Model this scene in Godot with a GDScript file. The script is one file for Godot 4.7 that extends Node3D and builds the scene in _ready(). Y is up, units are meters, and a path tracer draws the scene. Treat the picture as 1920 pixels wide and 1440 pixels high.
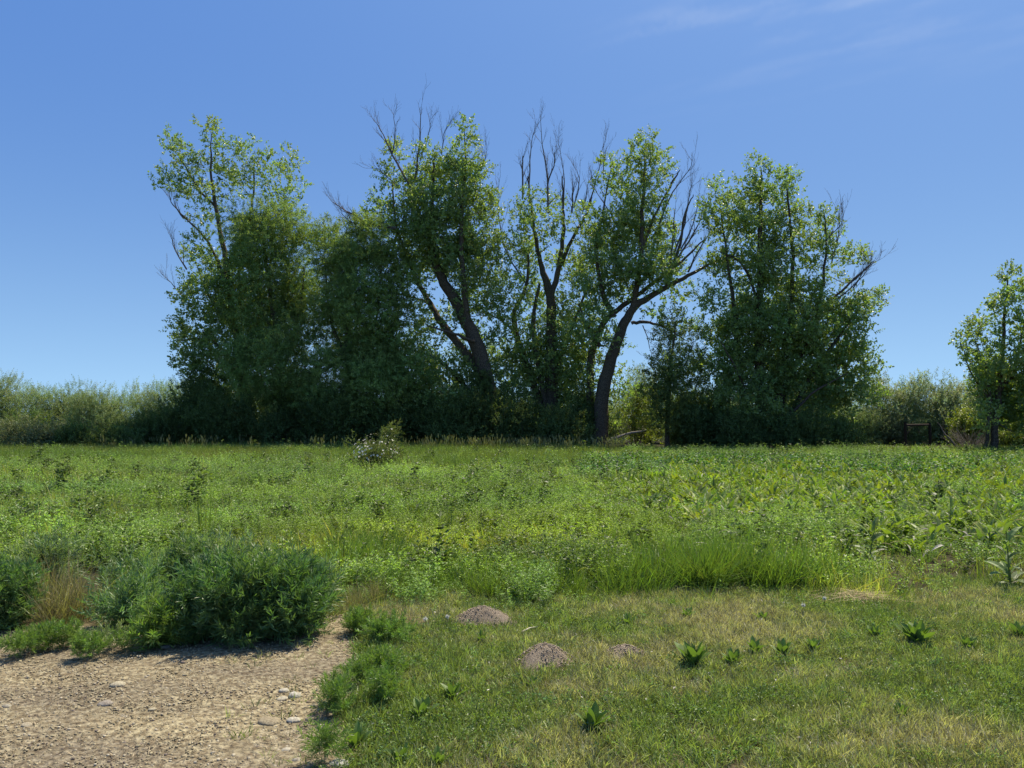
extends Node3D
# A weedy field behind a gravel pad, a row of old poplars and scrub against a clear noon sky.
# Units are metres, the photographer stands at the origin and looks along -z.

const FOCAL := 1413.0      # of the 1920 x 1440 photograph, in its pixels
const EYE := 1.6
const PITCH := 0.0467
var rng := RandomNumberGenerator.new()
var bumps := FastNoiseLite.new()
var patches := FastNoiseLite.new()
var fine := FastNoiseLite.new()
var taken := {}
var M := {}
var gravel_outline := PackedVector2Array()
var UPV := Vector3.UP


# ------------------------------------------------------------------ helpers
class Shape:
	var v := PackedVector3Array()
	var n := PackedVector3Array()
	var c := PackedColorArray()
	var t := PackedInt32Array()

	func tri(a: Vector3, b: Vector3, d: Vector3, col: Color) -> void:
		var nn := (d - a).cross(b - a).normalized()
		var k := v.size()
		v.append(a); v.append(b); v.append(d)
		n.append(nn); n.append(nn); n.append(nn)
		c.append(col); c.append(col); c.append(col)
		t.append(k); t.append(k + 1); t.append(k + 2)

	func leaf(base: Vector3, along: Vector3, side: Vector3, length: float, width: float, fold: float, col: Color) -> void:
		var nn := side.cross(along)
		var mid := base + along * length * 0.42 + nn * fold
		var tip := base + along * length
		var l := mid + side * width * 0.5
		var r := mid - side * width * 0.5
		tri(base, l, tip, col)
		tri(base, tip, r, col)

	# a blade that bends under its own weight; profile 0 tapers like grass, 1 is lance shaped, 2 is broad
	func blade(base: Vector3, along: Vector3, side: Vector3, length: float, width: float, droop: float, segs: int, profile: int, foot: Color, tip: Color, fold := 0.0) -> void:
		var p := base
		var d := along
		var step := length / segs
		var pl := p
		var pr := p
		var pm := p
		for k in segs + 1:
			var f := float(k) / segs
			var w := width * 0.5
			if profile == 0:
				w *= pow(1.0 - f, 0.6)
			elif profile == 1:
				w *= sin(PI * clampf(0.08 + 0.92 * f, 0.0, 1.0))
			else:
				w *= pow(sin(PI * clampf(0.12 + 0.88 * f, 0.0, 1.0)), 0.7)
			var up := side.cross(d).normalized()
			var l := p + side * w + up * fold * w
			var r := p - side * w + up * fold * w
			if k > 0:
				var col := foot.lerp(tip, f)
				if fold == 0.0:
					if k < segs:
						tri(pl, l, r, col)
						tri(pl, r, pr, col)
					else:
						tri(pl, p, pr, col)
				else:
					tri(pl, l, p, col)
					tri(pl, p, pm, col)
					tri(pm, p, r, col)
					tri(pm, r, pr, col)
			pl = l
			pr = r
			pm = p
			d = (d + Vector3.DOWN * droop / segs).normalized()
			p += d * step

	func tube(pts: PackedVector3Array, rad: PackedFloat32Array, sides: int, col: Color, rough := 0.0) -> void:
		var u := Vector3.RIGHT
		var first := v.size()
		for k in pts.size():
			var d := (pts[mini(k + 1, pts.size() - 1)] - pts[maxi(k - 1, 0)]).normalized()
			if absf(d.dot(u)) > 0.95:
				u = Vector3.FORWARD
			u = (u - d * d.dot(u)).normalized()
			var w := d.cross(u)
			for s in sides:
				var a := TAU * s / sides
				var o := u * cos(a) + w * sin(a)
				var bulge := 1.0 + rough * (sin(a * 3.0 + k * 0.7) * 0.5 + sin(a * 5.0 - k * 1.3) * 0.5)
				v.append(pts[k] + o * rad[k] * bulge)
				n.append(o)
				c.append(col)
		for k in pts.size() - 1:
			for s in sides:
				var a := first + k * sides + s
				var b := first + k * sides + (s + 1) % sides
				t.append(a); t.append(a + sides); t.append(b)
				t.append(b); t.append(a + sides); t.append(b + sides)

	func mesh(mat: Material) -> ArrayMesh:
		var a := []
		a.resize(Mesh.ARRAY_MAX)
		a[Mesh.ARRAY_VERTEX] = v
		a[Mesh.ARRAY_NORMAL] = n
		a[Mesh.ARRAY_COLOR] = c
		a[Mesh.ARRAY_INDEX] = t
		var m := ArrayMesh.new()
		m.add_surface_from_arrays(Mesh.PRIMITIVE_TRIANGLES, a)
		m.surface_set_material(0, mat)
		return m


class Scatter:
	var b := PackedFloat32Array()
	var count := 0

	func put(at: Vector3, x: Basis, col: Color) -> void:
		b.append_array(PackedFloat32Array([x.x.x, x.y.x, x.z.x, at.x, x.x.y, x.y.y, x.z.y, at.y, x.x.z, x.y.z, x.z.z, at.z, col.r, col.g, col.b, 1.0]))
		count += 1


func ray(px: float, py: float) -> Vector3:
	var u := (px - 960.0) / FOCAL
	var w := (720.0 - py) / FOCAL
	return Vector3(u, w * cos(PITCH) + sin(PITCH), w * sin(PITCH) - cos(PITCH))


func at(px: float, py: float, depth: float) -> Vector3:
	var r := ray(px, py)
	return Vector3(0, EYE, 0) + r * (depth / -r.z)


func on_ground(px: float, py: float) -> Vector3:
	var r := ray(px, py)
	var p := Vector3(0, EYE, 0) + r * (EYE / -r.y)
	p.y = height(p.x, p.z)
	return p


func across(px: float, depth: float) -> float:
	return (px - 960.0) / FOCAL * depth


func height(x: float, z: float) -> float:
	return bumps.get_noise_2d(x, z) * 0.05 * clampf((-z - 3.0) / 8.0, 0.12, 1.0)


func rnd(a: float, b: float) -> float:
	return rng.randf_range(a, b)


func ball() -> Vector3:
	while true:
		var p := Vector3(rnd(-1, 1), rnd(-1, 1), rnd(-1, 1))
		if p.length_squared() <= 1.0:
			return p
	return Vector3.ZERO


func heading() -> Vector3:
	var a := rnd(0, TAU)
	return Vector3(cos(a), 0, sin(a))


func turned(to: Vector3, size: float) -> Basis:
	var q := Quaternion(UPV, to.normalized()) if to.normalized().y > -0.999 else Quaternion(Vector3.RIGHT, PI)
	return Basis(q) * Basis(UPV, rnd(0, TAU)) * Basis.from_scale(Vector3(size, size, size))


func upright(lean: float, size: float) -> Basis:
	return turned(UPV + heading() * rnd(0, lean), size)


func tint(spread: float, warm := 0.0) -> Color:
	var k := 1.0 + rnd(-spread, spread)
	var w := rnd(-spread, spread) * 0.6 + warm
	return Color(k * (1.0 + w), k, k * (1.0 - w * 0.6))


func numbered(called: String) -> String:
	if not taken.has(called):
		taken[called] = 0
		return called
	taken[called] += 1
	return "%s_%03d" % [called, taken[called]]


func tag(o: Node, label: String, category: String, group := "", kind := "") -> Node:
	if label:
		o.set_meta("label", label)
	if category:
		o.set_meta("category", category)
	if group:
		o.set_meta("group", group)
	if kind:
		o.set_meta("kind", kind)
	return o


func thing(called: String, label: String, category: String, where := Vector3.ZERO, group := "") -> Node3D:
	var o := Node3D.new()
	o.name = numbered(called)
	add_child(o)
	o.position = where
	tag(o, label, category, group)
	return o


func solid(called: String, m: Mesh, parent: Node = self) -> MeshInstance3D:
	var o := MeshInstance3D.new()
	o.name = numbered(called) if parent == self else called
	o.mesh = m
	parent.add_child(o, true)
	return o


func scattered(called: String, s: Scatter, m: Mesh, parent: Node = self, kind := "stuff") -> MultiMeshInstance3D:
	var mm := MultiMesh.new()
	mm.transform_format = MultiMesh.TRANSFORM_3D
	mm.use_colors = true
	mm.mesh = m
	mm.instance_count = s.count
	mm.buffer = s.b
	var o := MultiMeshInstance3D.new()
	o.name = numbered(called) if parent == self else called
	o.multimesh = mm
	if kind:
		o.set_meta("kind", kind)
	parent.add_child(o, true)
	return o


func noise_texture(freq: float, octaves: int, a: Color, b: Color, number: int, size := 512, contrast := 0.0) -> NoiseTexture2D:
	var f := FastNoiseLite.new()
	f.seed = number
	f.frequency = freq
	f.fractal_octaves = octaves
	var ramp := Gradient.new()
	ramp.set_color(0, a)
	ramp.set_color(1, b)
	ramp.set_offset(0, contrast)
	ramp.set_offset(1, 1.0 - contrast)
	var x := NoiseTexture2D.new()
	x.noise = f
	x.seamless = true
	x.width = size
	x.height = size
	x.color_ramp = ramp
	return x


func leaf_material(rough: float, spec: float, back: Color) -> StandardMaterial3D:
	var m := StandardMaterial3D.new()
	m.vertex_color_use_as_albedo = true
	m.roughness = rough
	m.metallic_specular = spec
	m.cull_mode = BaseMaterial3D.CULL_DISABLED
	if back != Color.BLACK:
		m.backlight_enabled = true
		m.backlight = back.linear_to_srgb()
	return m


func surface(scale_of: float, a: Color, b: Color, number: int, relief: float, freq := 0.02) -> StandardMaterial3D:
	var m := StandardMaterial3D.new()
	m.vertex_color_use_as_albedo = true
	m.roughness = 0.95
	m.metallic_specular = 0.2
	m.albedo_texture = noise_texture(freq, 5, a, b, number, 512, 0.2)
	m.uv1_triplanar = true
	m.uv1_world_triplanar = true
	m.uv1_scale = Vector3.ONE * scale_of
	if relief > 0.0:
		m.heightmap_enabled = true
		m.heightmap_scale = relief
		m.heightmap_texture = noise_texture(freq * 1.6, 5, Color.BLACK, Color.WHITE, number + 1)
	return m


# ------------------------------------------------------------------ camera, sky, sun
func set_stage() -> void:
	var cam := Camera3D.new()
	cam.name = "camera"
	cam.fov = rad_to_deg(2.0 * atan(720.0 / FOCAL))
	cam.near = 0.05
	cam.far = 3000.0
	cam.position = Vector3(0, EYE, 0)
	cam.rotation.x = PITCH
	cam.current = true
	add_child(cam)

	var sun_az := deg_to_rad(38.0)
	var sun_el := deg_to_rad(61.0)
	var sun_dir := Vector3(sin(sun_az) * cos(sun_el), sin(sun_el), -cos(sun_az) * cos(sun_el))

	var wisps := FastNoiseLite.new()
	wisps.seed = 8
	wisps.frequency = 1.0
	wisps.fractal_octaves = 5
	wisps.domain_warp_enabled = true
	wisps.domain_warp_amplitude = 0.5
	wisps.domain_warp_frequency = 0.8
	var sky_image := Image.create_empty(2048, 1024, false, Image.FORMAT_RGBF)
	sky_image.fill_rect(Rect2i(0, 512, 2048, 512), Color(0.36, 0.6, 0.88))
	for j in 520:
		var el := PI * (0.5 - (j + 0.5) / 1024.0)
		for i in 2048:
			var az := TAU * (i + 0.5) / 2048.0
			var d := Vector3(sin(az) * cos(el), sin(el), -cos(az) * cos(el))
			var y := maxf(d.y, 0.0)
			var low := pow(1.0 - y, 5.0)
			var c := Color(0.045, 0.175, 0.575).lerp(Color(0.40, 0.68, 0.97), low)
			var near_sun := acos(clampf(d.dot(sun_dir), -1.0, 1.0))
			var g := exp(-near_sun / 0.56)
			c += Color(0.37, 0.48, 0.46) * g
			var glare := exp(-near_sun / 0.16)
			c += Color(0.9, 0.9, 0.85) * glare
			if y > 0.2:
				# thin cirrus on a flat layer overhead
				var q := Vector2(d.x, d.z) / (y + 0.12)
				var a := q.x * 0.88 + q.y * 0.48
				var b := -q.x * 0.48 + q.y * 0.88
				var w := wisps.get_noise_2d(a * 1.1 + 4.0, b * 5.0) * 0.36 + wisps.get_noise_2d(a * 3.0 + 9.0, b * 17.0) * 0.22 + 0.5
				var where := smoothstep(0.05, 0.5, wisps.get_noise_2d(q.x * 0.35 + 20.0, q.y * 0.35 + 3.0) + 0.12 + 0.36 * q.x)
				var cover := smoothstep(0.42, 0.85, w) * where * smoothstep(0.34, 0.52, y) * 0.42
				c = c.lerp(Color(0.72, 0.80, 0.95), cover)
			sky_image.set_pixel(i, j, c)
	var pano := PanoramaSkyMaterial.new()
	pano.panorama = ImageTexture.create_from_image(sky_image)
	var sky := Sky.new()
	sky.sky_material = pano
	var env := Environment.new()
	env.background_mode = Environment.BG_SKY
	env.sky = sky
	env.background_energy_multiplier = 0.65
	env.tonemap_mode = Environment.TONE_MAPPER_LINEAR
	env.tonemap_exposure = 1.55
	env.sdfgi_enabled = true
	env.ssao_enabled = true
	env.ssil_enabled = true
	var world := WorldEnvironment.new()
	world.name = "world_environment"
	world.environment = env
	add_child(world)

	var sun := DirectionalLight3D.new()
	sun.name = "sun"
	sun.light_energy = 1.6
	sun.light_color = Color(1.0, 0.955, 0.86)
	sun.light_angular_distance = 0.5
	sun.shadow_enabled = true
	add_child(sun)
	sun.look_at_from_position(sun_dir * 50.0, Vector3.ZERO, UPV)


func make_materials() -> void:
	M.leaf = leaf_material(0.42, 0.5, Color(0.90, 1.0, 0.30))
	M.fine_leaf = leaf_material(0.62, 0.28, Color(0.92, 1.0, 0.36))
	M.pale_leaf = leaf_material(0.55, 0.45, Color(0.80, 0.84, 0.46))
	M.herb = leaf_material(0.45, 0.5, Color(0.82, 0.92, 0.32))
	M.weed = leaf_material(0.5, 0.42, Color(0.74, 0.86, 0.24))
	M.dry = leaf_material(0.8, 0.25, Color(0.4, 0.36, 0.24))
	M.petal = leaf_material(0.7, 0.3, Color(0.5, 0.5, 0.48))
	M.bark = surface(0.9, Color(0.55, 0.5, 0.46), Color(1.0, 0.96, 0.92), 31, 3.0, 0.03)
	M.bark.uv1_scale = Vector3(1.6, 0.5, 1.6)
	M.twig = leaf_material(0.85, 0.2, Color.BLACK)
	M.soil = surface(0.35, Color(0.62, 0.60, 0.56), Color(1.0, 1.0, 1.0), 41, 3.0, 0.02)
	M.gravel = surface(1.1, Color(0.66, 0.63, 0.60), Color(1.0, 1.0, 0.98), 51, 1.6, 0.03)
	M.stone = surface(5.0, Color(0.78, 0.76, 0.74), Color(1.0, 1.0, 0.98), 61, 0.3, 0.02)
	M.mound = surface(4.0, Color(0.6, 0.58, 0.56), Color(1.0, 1.0, 1.0), 71, 1.5, 0.05)
	M.post = surface(2.0, Color(0.55, 0.52, 0.5), Color(1.0, 0.98, 0.95), 81, 0.6, 0.03)
	M.metal = StandardMaterial3D.new()
	M.metal.albedo_color = Color(0.3, 0.28, 0.26)
	M.metal.roughness = 0.6
	M.metal.metallic = 0.7


# ------------------------------------------------------------------ building blocks of plants
func spray(leaves: int, twig: float, length: float, width: float, green: Color, mat: Material, open := 0.9, vary := 0.25, bark := Color(0.10, 0.08, 0.05)) -> ArrayMesh:
	var s := Shape.new()
	var side := Vector3.RIGHT
	var bend := heading() * rnd(0.05, 0.2)
	var tip := UPV * twig + bend * twig
	s.tri(-side * 0.004, tip, side * 0.004, bark)
	for k in leaves:
		var f := 0.15 + 0.85 * k / maxf(leaves - 1, 1)
		var p := (UPV * twig + bend * twig * f) * f
		var d := (heading() * open + UPV * rnd(-0.35, 0.75)).normalized()
		if k == leaves - 1:
			d = (UPV + heading() * 0.3).normalized()
		var sd := d.cross((ball() + UPV * 0.6).normalized()).normalized()
		var col := green * (1.0 + rnd(-vary, vary))
		col.a = 1.0
		s.leaf(p + d * length * 0.15, d, sd, length * rnd(0.75, 1.2), width * rnd(0.8, 1.15), width * rnd(0.05, 0.25), col)
	return s.mesh(mat)


func curve(points: Array, steps: int, wander: float) -> Array:
	# Catmull-Rom through [position, radius] pairs
	var pts := PackedVector3Array()
	var rad := PackedFloat32Array()
	for k in points.size() - 1:
		var a: Vector3 = points[maxi(k - 1, 0)][0]
		var b: Vector3 = points[k][0]
		var c: Vector3 = points[k + 1][0]
		var d: Vector3 = points[mini(k + 2, points.size() - 1)][0]
		for s in steps:
			var f := float(s) / steps
			var jig := ball() * wander * (0.0 if k == 0 and s == 0 else 1.0)
			pts.append(b.cubic_interpolate(c, a, d, f) + jig)
			rad.append(lerpf(points[k][1], points[k + 1][1], f))
	pts.append(points[-1][0])
	rad.append(points[-1][1])
	return [pts, rad]


func dead_twigs(s: Shape, from: Vector3, dir: Vector3, length: float, r: float, depth: int, col: Color) -> void:
	var pts := PackedVector3Array([from])
	var rad := PackedFloat32Array([r])
	var d := dir.normalized()
	var p := from
	var n := 4 if depth > 0 else 3
	for k in n:
		d = (d + ball() * 0.22 + UPV * 0.10).normalized()
		p += d * length / n
		pts.append(p)
		rad.append(maxf(r * (1.0 - 0.8 * (k + 1.0) / n), 0.004))
		if depth > 0 and k < n:
			for j in rng.randi_range(1, 2):
				var off := (d + ball() * 0.75 + UPV * 0.15).normalized()
				dead_twigs(s, p, off, length * rnd(0.3, 0.6) * (1.0 - 0.35 * k / n), maxf(r * 0.45, 0.006), depth - 1, col)
	s.tube(pts, rad, 4 if r > 0.03 else 3, col)


# o: a dictionary that describes the tree in pixels of the photograph at the depth it stands
func tree(called: String, label: String, category: String, group: String, o: Dictionary) -> Node3D:
	rng.seed = hash(label)
	var depth: float = o.depth
	var px_size := depth / FOCAL
	var base := on_ground(960, 900)
	base = at(o.foot, 800, depth)
	base.y = height(base.x, base.z)
	var root := thing(called, label, category, base, group)
	var bark: Color = o.get("bark", Color(0.22, 0.19, 0.155))
	var nodes := PackedVector3Array()
	var node_r := PackedFloat32Array()
	var first := true
	for limb in o.limbs:
		var chain := []
		var start := true
		for q in limb:
			var p := at(q[0], q[1], depth + (q[3] if q.size() > 3 else 0.0)) - base
			if first and start:
				p.y = -0.1
			start = false
			chain.append([p, q[2]])
		var cr := curve(chain, 5, 0.05)
		var s := Shape.new()
		var pts: PackedVector3Array = cr[0]
		var rad: PackedFloat32Array = cr[1]
		if first:
			rad[0] *= 1.5
			rad[1] *= 1.2
		s.tube(pts, rad, 10 if first else 7, bark * (1.0 + rnd(-0.12, 0.12)), 0.10)
		solid("trunk" if first else "limb", s.mesh(M.bark), root)
		for k in pts.size():
			if pts[k].y > 1.2:
				nodes.append(pts[k])
				node_r.append(rad[k])
		first = false
	# leaf clusters through the lobes of the crown, each hung on a branch of its own
	var clusters := []
	for lobe in o.lobes:
		var dz: float = lobe[5] if lobe.size() > 5 else rnd(-1.0, 1.0)
		var c := at(lobe[0], lobe[1], depth + dz) - base
		var rx: float = lobe[2] * px_size
		var ry: float = lobe[3] * px_size
		var rz: float = minf(rx, ry) * 0.5 + rx * 0.5
		var dens: float = (lobe[4] if lobe.size() > 4 else 1.0) * o.get("density", 1.0)
		var count := int(maxf(3.0, 4.19 * rx * ry * rz * dens * o.get("many", 3.1)))
		for k in count:
			var b := ball()
			b = b.normalized() * pow(b.length(), 0.62)
			clusters.append(c + Vector3(b.x * rx, b.y * ry, b.z * rz))
	var thin := Shape.new()
	var leaves := [Scatter.new(), Scatter.new(), Scatter.new()]
	clusters.sort_custom(func(a, b): return absf(a.x) * 0.5 + a.y < absf(b.x) * 0.5 + b.y)
	var per: int = o.get("sprays", 12)
	var reach: float = o.get("reach", 0.44)
	for c: Vector3 in clusters:
		if c.y < 0.3:
			continue
		var best := -1
		var cost := 1e9
		for k in nodes.size():
			var d := nodes[k] - c
			var e := d.length() + maxf(0.0, d.y + 0.25) * 1.4
			if e < cost:
				cost = e
				best = k
		var from := nodes[best] if best >= 0 else Vector3(0, 0.5, 0)
		var span := c - from
		var len := span.length()
		if len > 0.15:
			var r0 := minf(node_r[best] * 0.6, 0.014 + 0.012 * len) if best >= 0 else 0.03
			var sag := Vector3(0, -0.14 * len, 0) + ball() * 0.1 * len
			var pts := PackedVector3Array([from, from + span * 0.35 + sag, from + span * 0.7 + sag * 0.7, c])
			var rad := PackedFloat32Array([r0, r0 * 0.8, r0 * 0.6, maxf(r0 * 0.35, 0.005)])
			thin.tube(pts, rad, 4, bark * rnd(0.8, 1.1))
			for k in range(1, 4):
				nodes.append(pts[k])
				node_r.append(rad[k])
		var shade := tint(0.16)
		for k in int(per * o.get("thick", 1.3)):
			var b := ball()
			b = b.normalized() * pow(b.length(), 0.7)
			var out: Vector3 = (b + UPV * o.get("lift", 0.45) + ball() * 0.5).normalized()
			var jit := shade * (1.0 + rnd(-0.15, 0.15))
			var size := rnd(0.65, 1.35)
			leaves[k % 3].put(c + Vector3(b.x, b.y * 0.8, b.z) * reach, turned(out, size), jit)
	if thin.v.size():
		tag(solid("branches", thin.mesh(M.twig), root), "", "", "", "stuff")
	for k in 3:
		scattered("foliage", leaves[k], o.leaf[k], root)
	for dd in o.get("dead", []):
		var s := Shape.new()
		var chain := []
		for q in dd:
			chain.append([at(q[0], q[1], depth + (q[3] if q.size() > 3 else 0.0)) - base, q[2]])
		var cr := curve(chain, 3, 0.05)
		var pts: PackedVector3Array = cr[0]
		var rad: PackedFloat32Array = cr[1]
		var grey: Color = o.get("dead_bark", Color(0.13, 0.11, 0.10))
		s.tube(pts, rad, 5, grey)
		for k in range(1, pts.size()):
			var d := (pts[k] - pts[k - 1]).normalized()
			for j in rng.randi_range(1, 2):
				dead_twigs(s, pts[k], (d * 0.8 + ball() * 0.8 + UPV * 0.35), rnd(0.5, 1.25), maxf(rad[k] * 0.5, 0.009), 1, grey)
		solid("dead_branch", s.mesh(M.twig), root)
	return root


# a bush: stems from the foot and leaf clusters through a rounded, uneven dome
func bush(called: String, label: String, category: String, group: String, where: Vector3, wide: float, high: float, deep: float, o: Dictionary) -> Node3D:
	rng.seed = hash(label) + int(where.x * 100.0)
	var root := thing(called, label, category, where, group)
	var stems := Shape.new()
	var leaves := [Scatter.new(), Scatter.new(), Scatter.new()]
	var lumps := []
	for k in o.get("lumps", 7):
		lumps.append([Vector3(rnd(-0.55, 0.55) * wide, rnd(0.3, 0.72) * high, rnd(-0.5, 0.5) * deep), rnd(0.3, 0.48)])
	var count: int = o.clusters
	for k in count:
		var l = lumps[k % lumps.size()]
		var b := ball()
		b = b.normalized() * pow(b.length(), 0.5)
		var c: Vector3 = l[0] + Vector3(b.x * wide, b.y * high * 0.85, b.z * deep) * l[1]
		if k % 4 == 0:
			c.y = rnd(0.05, 0.6) * high * 0.6
		c.y = maxf(c.y, 0.08)
		var from := Vector3(c.x * 0.25 + rnd(-0.1, 0.1) * wide, -0.05, c.z * 0.25)
		if k % o.get("stem_every", 3) == 0:
			var mid := from.lerp(c, 0.5) + ball() * 0.12 * high + Vector3(0, 0.1 * high, 0)
			var r: float = o.get("stem", 0.012) * rnd(0.7, 1.4)
			stems.tube(PackedVector3Array([from, mid, c]), PackedFloat32Array([r, r * 0.7, r * 0.3]), 4, o.get("bark", Color(0.13, 0.105, 0.08)) * rnd(0.8, 1.2))
		var shade: Color = tint(o.get("vary", 0.16))
		for j in o.sprays:
			var q := ball()
			var out: Vector3 = (q + UPV * o.get("lift", 0.6) + ball() * 0.4).normalized()
			var p: Vector3 = c + q * o.reach
			p.y = maxf(p.y, 0.02)
			leaves[j % 3].put(p, turned(out, rnd(0.75, 1.25) * o.get("size", 1.0)), shade * (1.0 + rnd(-0.14, 0.14)))
	solid("stems", stems.mesh(M.twig), root)
	for k in 3:
		scattered("foliage", leaves[k], o.leaf[k], root)
	return root


func three(f: Callable) -> Array:
	return [f.call(), f.call(), f.call()]


func grass_tip(tip: Color) -> Color:
	return Color(tip.r * 1.7, tip.g * 1.25, tip.b * 1.6) if rng.randf() < 0.14 else tip


func tuft(blades: int, spread: float, low: float, high: float, width: float, foot: Color, tip: Color, mat: Material, droop := 0.6, lean := 0.35) -> ArrayMesh:
	var s := Shape.new()
	for k in blades:
		var p := heading() * spread * sqrt(rng.randf())
		var d := (UPV + heading() * rnd(0.02, lean) + p / maxf(spread, 0.01) * lean * 0.6).normalized()
		var sd := d.cross(heading()).normalized()
		var f := rnd(0.5, 1.55)
		s.blade(p, d, sd, rnd(low, high), width * rnd(0.7, 1.2), droop * rnd(0.3, 1.3), 3, 0, foot * f, grass_tip(tip) * f)
	return s.mesh(mat)


func sprig(stems: int, spread: float, tall: float, leaf_l: float, leaf_w: float, per: int, green: Color, mat: Material) -> ArrayMesh:
	var s := Shape.new()
	for k in stems:
		var foot := heading() * spread * 0.5 * sqrt(rng.randf())
		var top := foot * 2.0 + Vector3(rnd(-0.05, 0.05), tall * rnd(0.6, 1.1), rnd(-0.05, 0.05))
		s.tri(foot - Vector3(0.002, 0, 0), top, foot + Vector3(0.002, 0, 0), green * 0.8)
		for j in per:
			var f := rnd(0.3, 1.0)
			var p := foot.lerp(top, f)
			var d := (heading() + UPV * rnd(-0.3, 1.1)).normalized()
			for q in 3:
				var e := d.rotated(UPV, (q - 1) * 0.9)
				var sd := e.cross(UPV * 0.6 + ball()).normalized()
				s.leaf(p + d * 0.012, e, sd, leaf_l * rnd(0.7, 1.2), leaf_w * rnd(0.8, 1.2), 0.002, green * (0.5 + 1.3 * pow(rng.randf(), 1.4)))
	return s.mesh(mat)


func rosette(leaves: int, length: float, width: float, steep: float, green: Color, mat: Material, stalk := 0.0, dead_share := 0.0) -> ArrayMesh:
	var s := Shape.new()
	if stalk > 0.0:
		s.tube(PackedVector3Array([Vector3.ZERO, Vector3(0.01, stalk * 0.5, 0.01), Vector3(0.02, stalk, 0.0)]), PackedFloat32Array([0.010, 0.007, 0.003]), 5, green * 1.3)
	for k in leaves:
		var a := k * 2.4 + rnd(-0.3, 0.3)
		var h := Vector3(cos(a), 0, sin(a))
		var f := float(k) / leaves
		var p := Vector3(0, stalk * f * 0.92, 0) + h * 0.01
		var d := (h + UPV * steep * rnd(0.6, 1.5)).normalized()
		var sd := d.cross(UPV).normalized().rotated(d, rnd(-0.5, 0.5))
		var l := length * rnd(0.65, 1.15) * (1.0 - 0.55 * f * (1.0 if stalk > 0.0 else 0.4))
		var col := green * rnd(0.75, 1.3)
		if rng.randf() < dead_share and f < 0.5:
			col = Color(0.30, 0.26, 0.19)
			d = (h + UPV * 0.1).normalized()
		s.blade(p, d, sd, l, width * rnd(0.8, 1.15), rnd(0.5, 1.3), 5, 2, col * 0.9, col, rnd(0.15, 0.6))
	return s.mesh(mat)


# leaves that can be told apart: each a mesh of its own round a plant's axis
func leaf_meshes(count: int, length: float, width: float, low: float, high: float, green: Color, mat: Material, bend := 1.0) -> Array:
	var out := []
	for k in count:
		var s := Shape.new()
		var d := Vector3(0, lerpf(low, high, (k + 0.5) / count) * rnd(0.85, 1.15), 1).normalized()
		var sd := d.cross(UPV).normalized().rotated(d, rnd(-0.5, 0.5))
		var col := green * rnd(0.7, 1.35)
		s.blade(Vector3.ZERO, d, sd, length * rnd(0.75, 1.15), width * rnd(0.8, 1.15), rnd(0.5, 1.3) * bend, 5, 2, col * 0.9, col, rnd(0.15, 0.6))
		out.append(s.mesh(mat))
	return out


func set_leaves(root: Node3D, called: String, meshes: Array, count: int, from: float, to: float, size: float) -> void:
	for k in count:
		var f := (k + 0.5) / count
		var o := solid(called, meshes[mini(int(f * meshes.size()), meshes.size() - 1)], root)
		var a := k * 2.4 + rnd(-0.35, 0.35)
		o.position = Vector3(sin(a) * 0.01, lerpf(from, to, f * f), cos(a) * 0.01)
		o.rotation = Vector3(rnd(-0.12, 0.12), a, rnd(-0.12, 0.12))
		o.scale = Vector3.ONE * size * rnd(0.75, 1.15) * (1.0 - 0.25 * f)


func pebble(number: int, flat: float, rough := 0.18, rings := 5, around := 7) -> ArrayMesh:
	var f := FastNoiseLite.new()
	f.seed = number
	f.frequency = 0.9
	var s := Shape.new()
	for j in rings + 1:
		var th := PI * j / rings
		for i in around:
			var ph := TAU * i / around
			var d := Vector3(sin(th) * cos(ph), cos(th), sin(th) * sin(ph))
			var r := 1.0 + f.get_noise_3dv(d * 1.3) * rough * 3.0
			s.v.append(Vector3(d.x * r, d.y * r * flat, d.z * r * 0.78))
			s.n.append(Vector3(d.x, d.y / flat, d.z / 0.78).normalized())
			s.c.append(Color.WHITE)
	for j in rings:
		for i in around:
			var a := j * around + i
			var b := j * around + (i + 1) % around
			s.t.append(a); s.t.append(a + around); s.t.append(b)
			s.t.append(b); s.t.append(a + around); s.t.append(b + around)
	return s.mesh(M.stone)


# ------------------------------------------------------------------ the ground
func in_gravel(x: float, z: float) -> bool:
	var w := fine.get_noise_2d(x * 3.0, z * 3.0) * 0.10
	return Geometry2D.is_point_in_polygon(Vector2(x + w, z + w * 0.5), gravel_outline)


func lawn_edge(x: float) -> float:
	# how far off the mown grass ends and the tall growth begins
	return 7.05 + 0.22 * sin(x * 1.3) + bumps.get_noise_2d(x * 6.0, 50.0) * 1.1 + fine.get_noise_2d(x * 1.5, 3.0) * 0.3


func spaced(a: float, b: float, fine_a: float, fine_b: float, step: float) -> PackedFloat32Array:
	var r := PackedFloat32Array()
	var x := fine_a
	var s := step
	while x > a:
		x -= s
		s *= 1.22
		r.append(maxf(x, a))
	r.reverse()
	x = fine_a
	while x < fine_b:
		r.append(x)
		x += step
	s = step
	while x < b:
		r.append(x)
		x += s
		s *= 1.22
	r.append(b)
	return r


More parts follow.
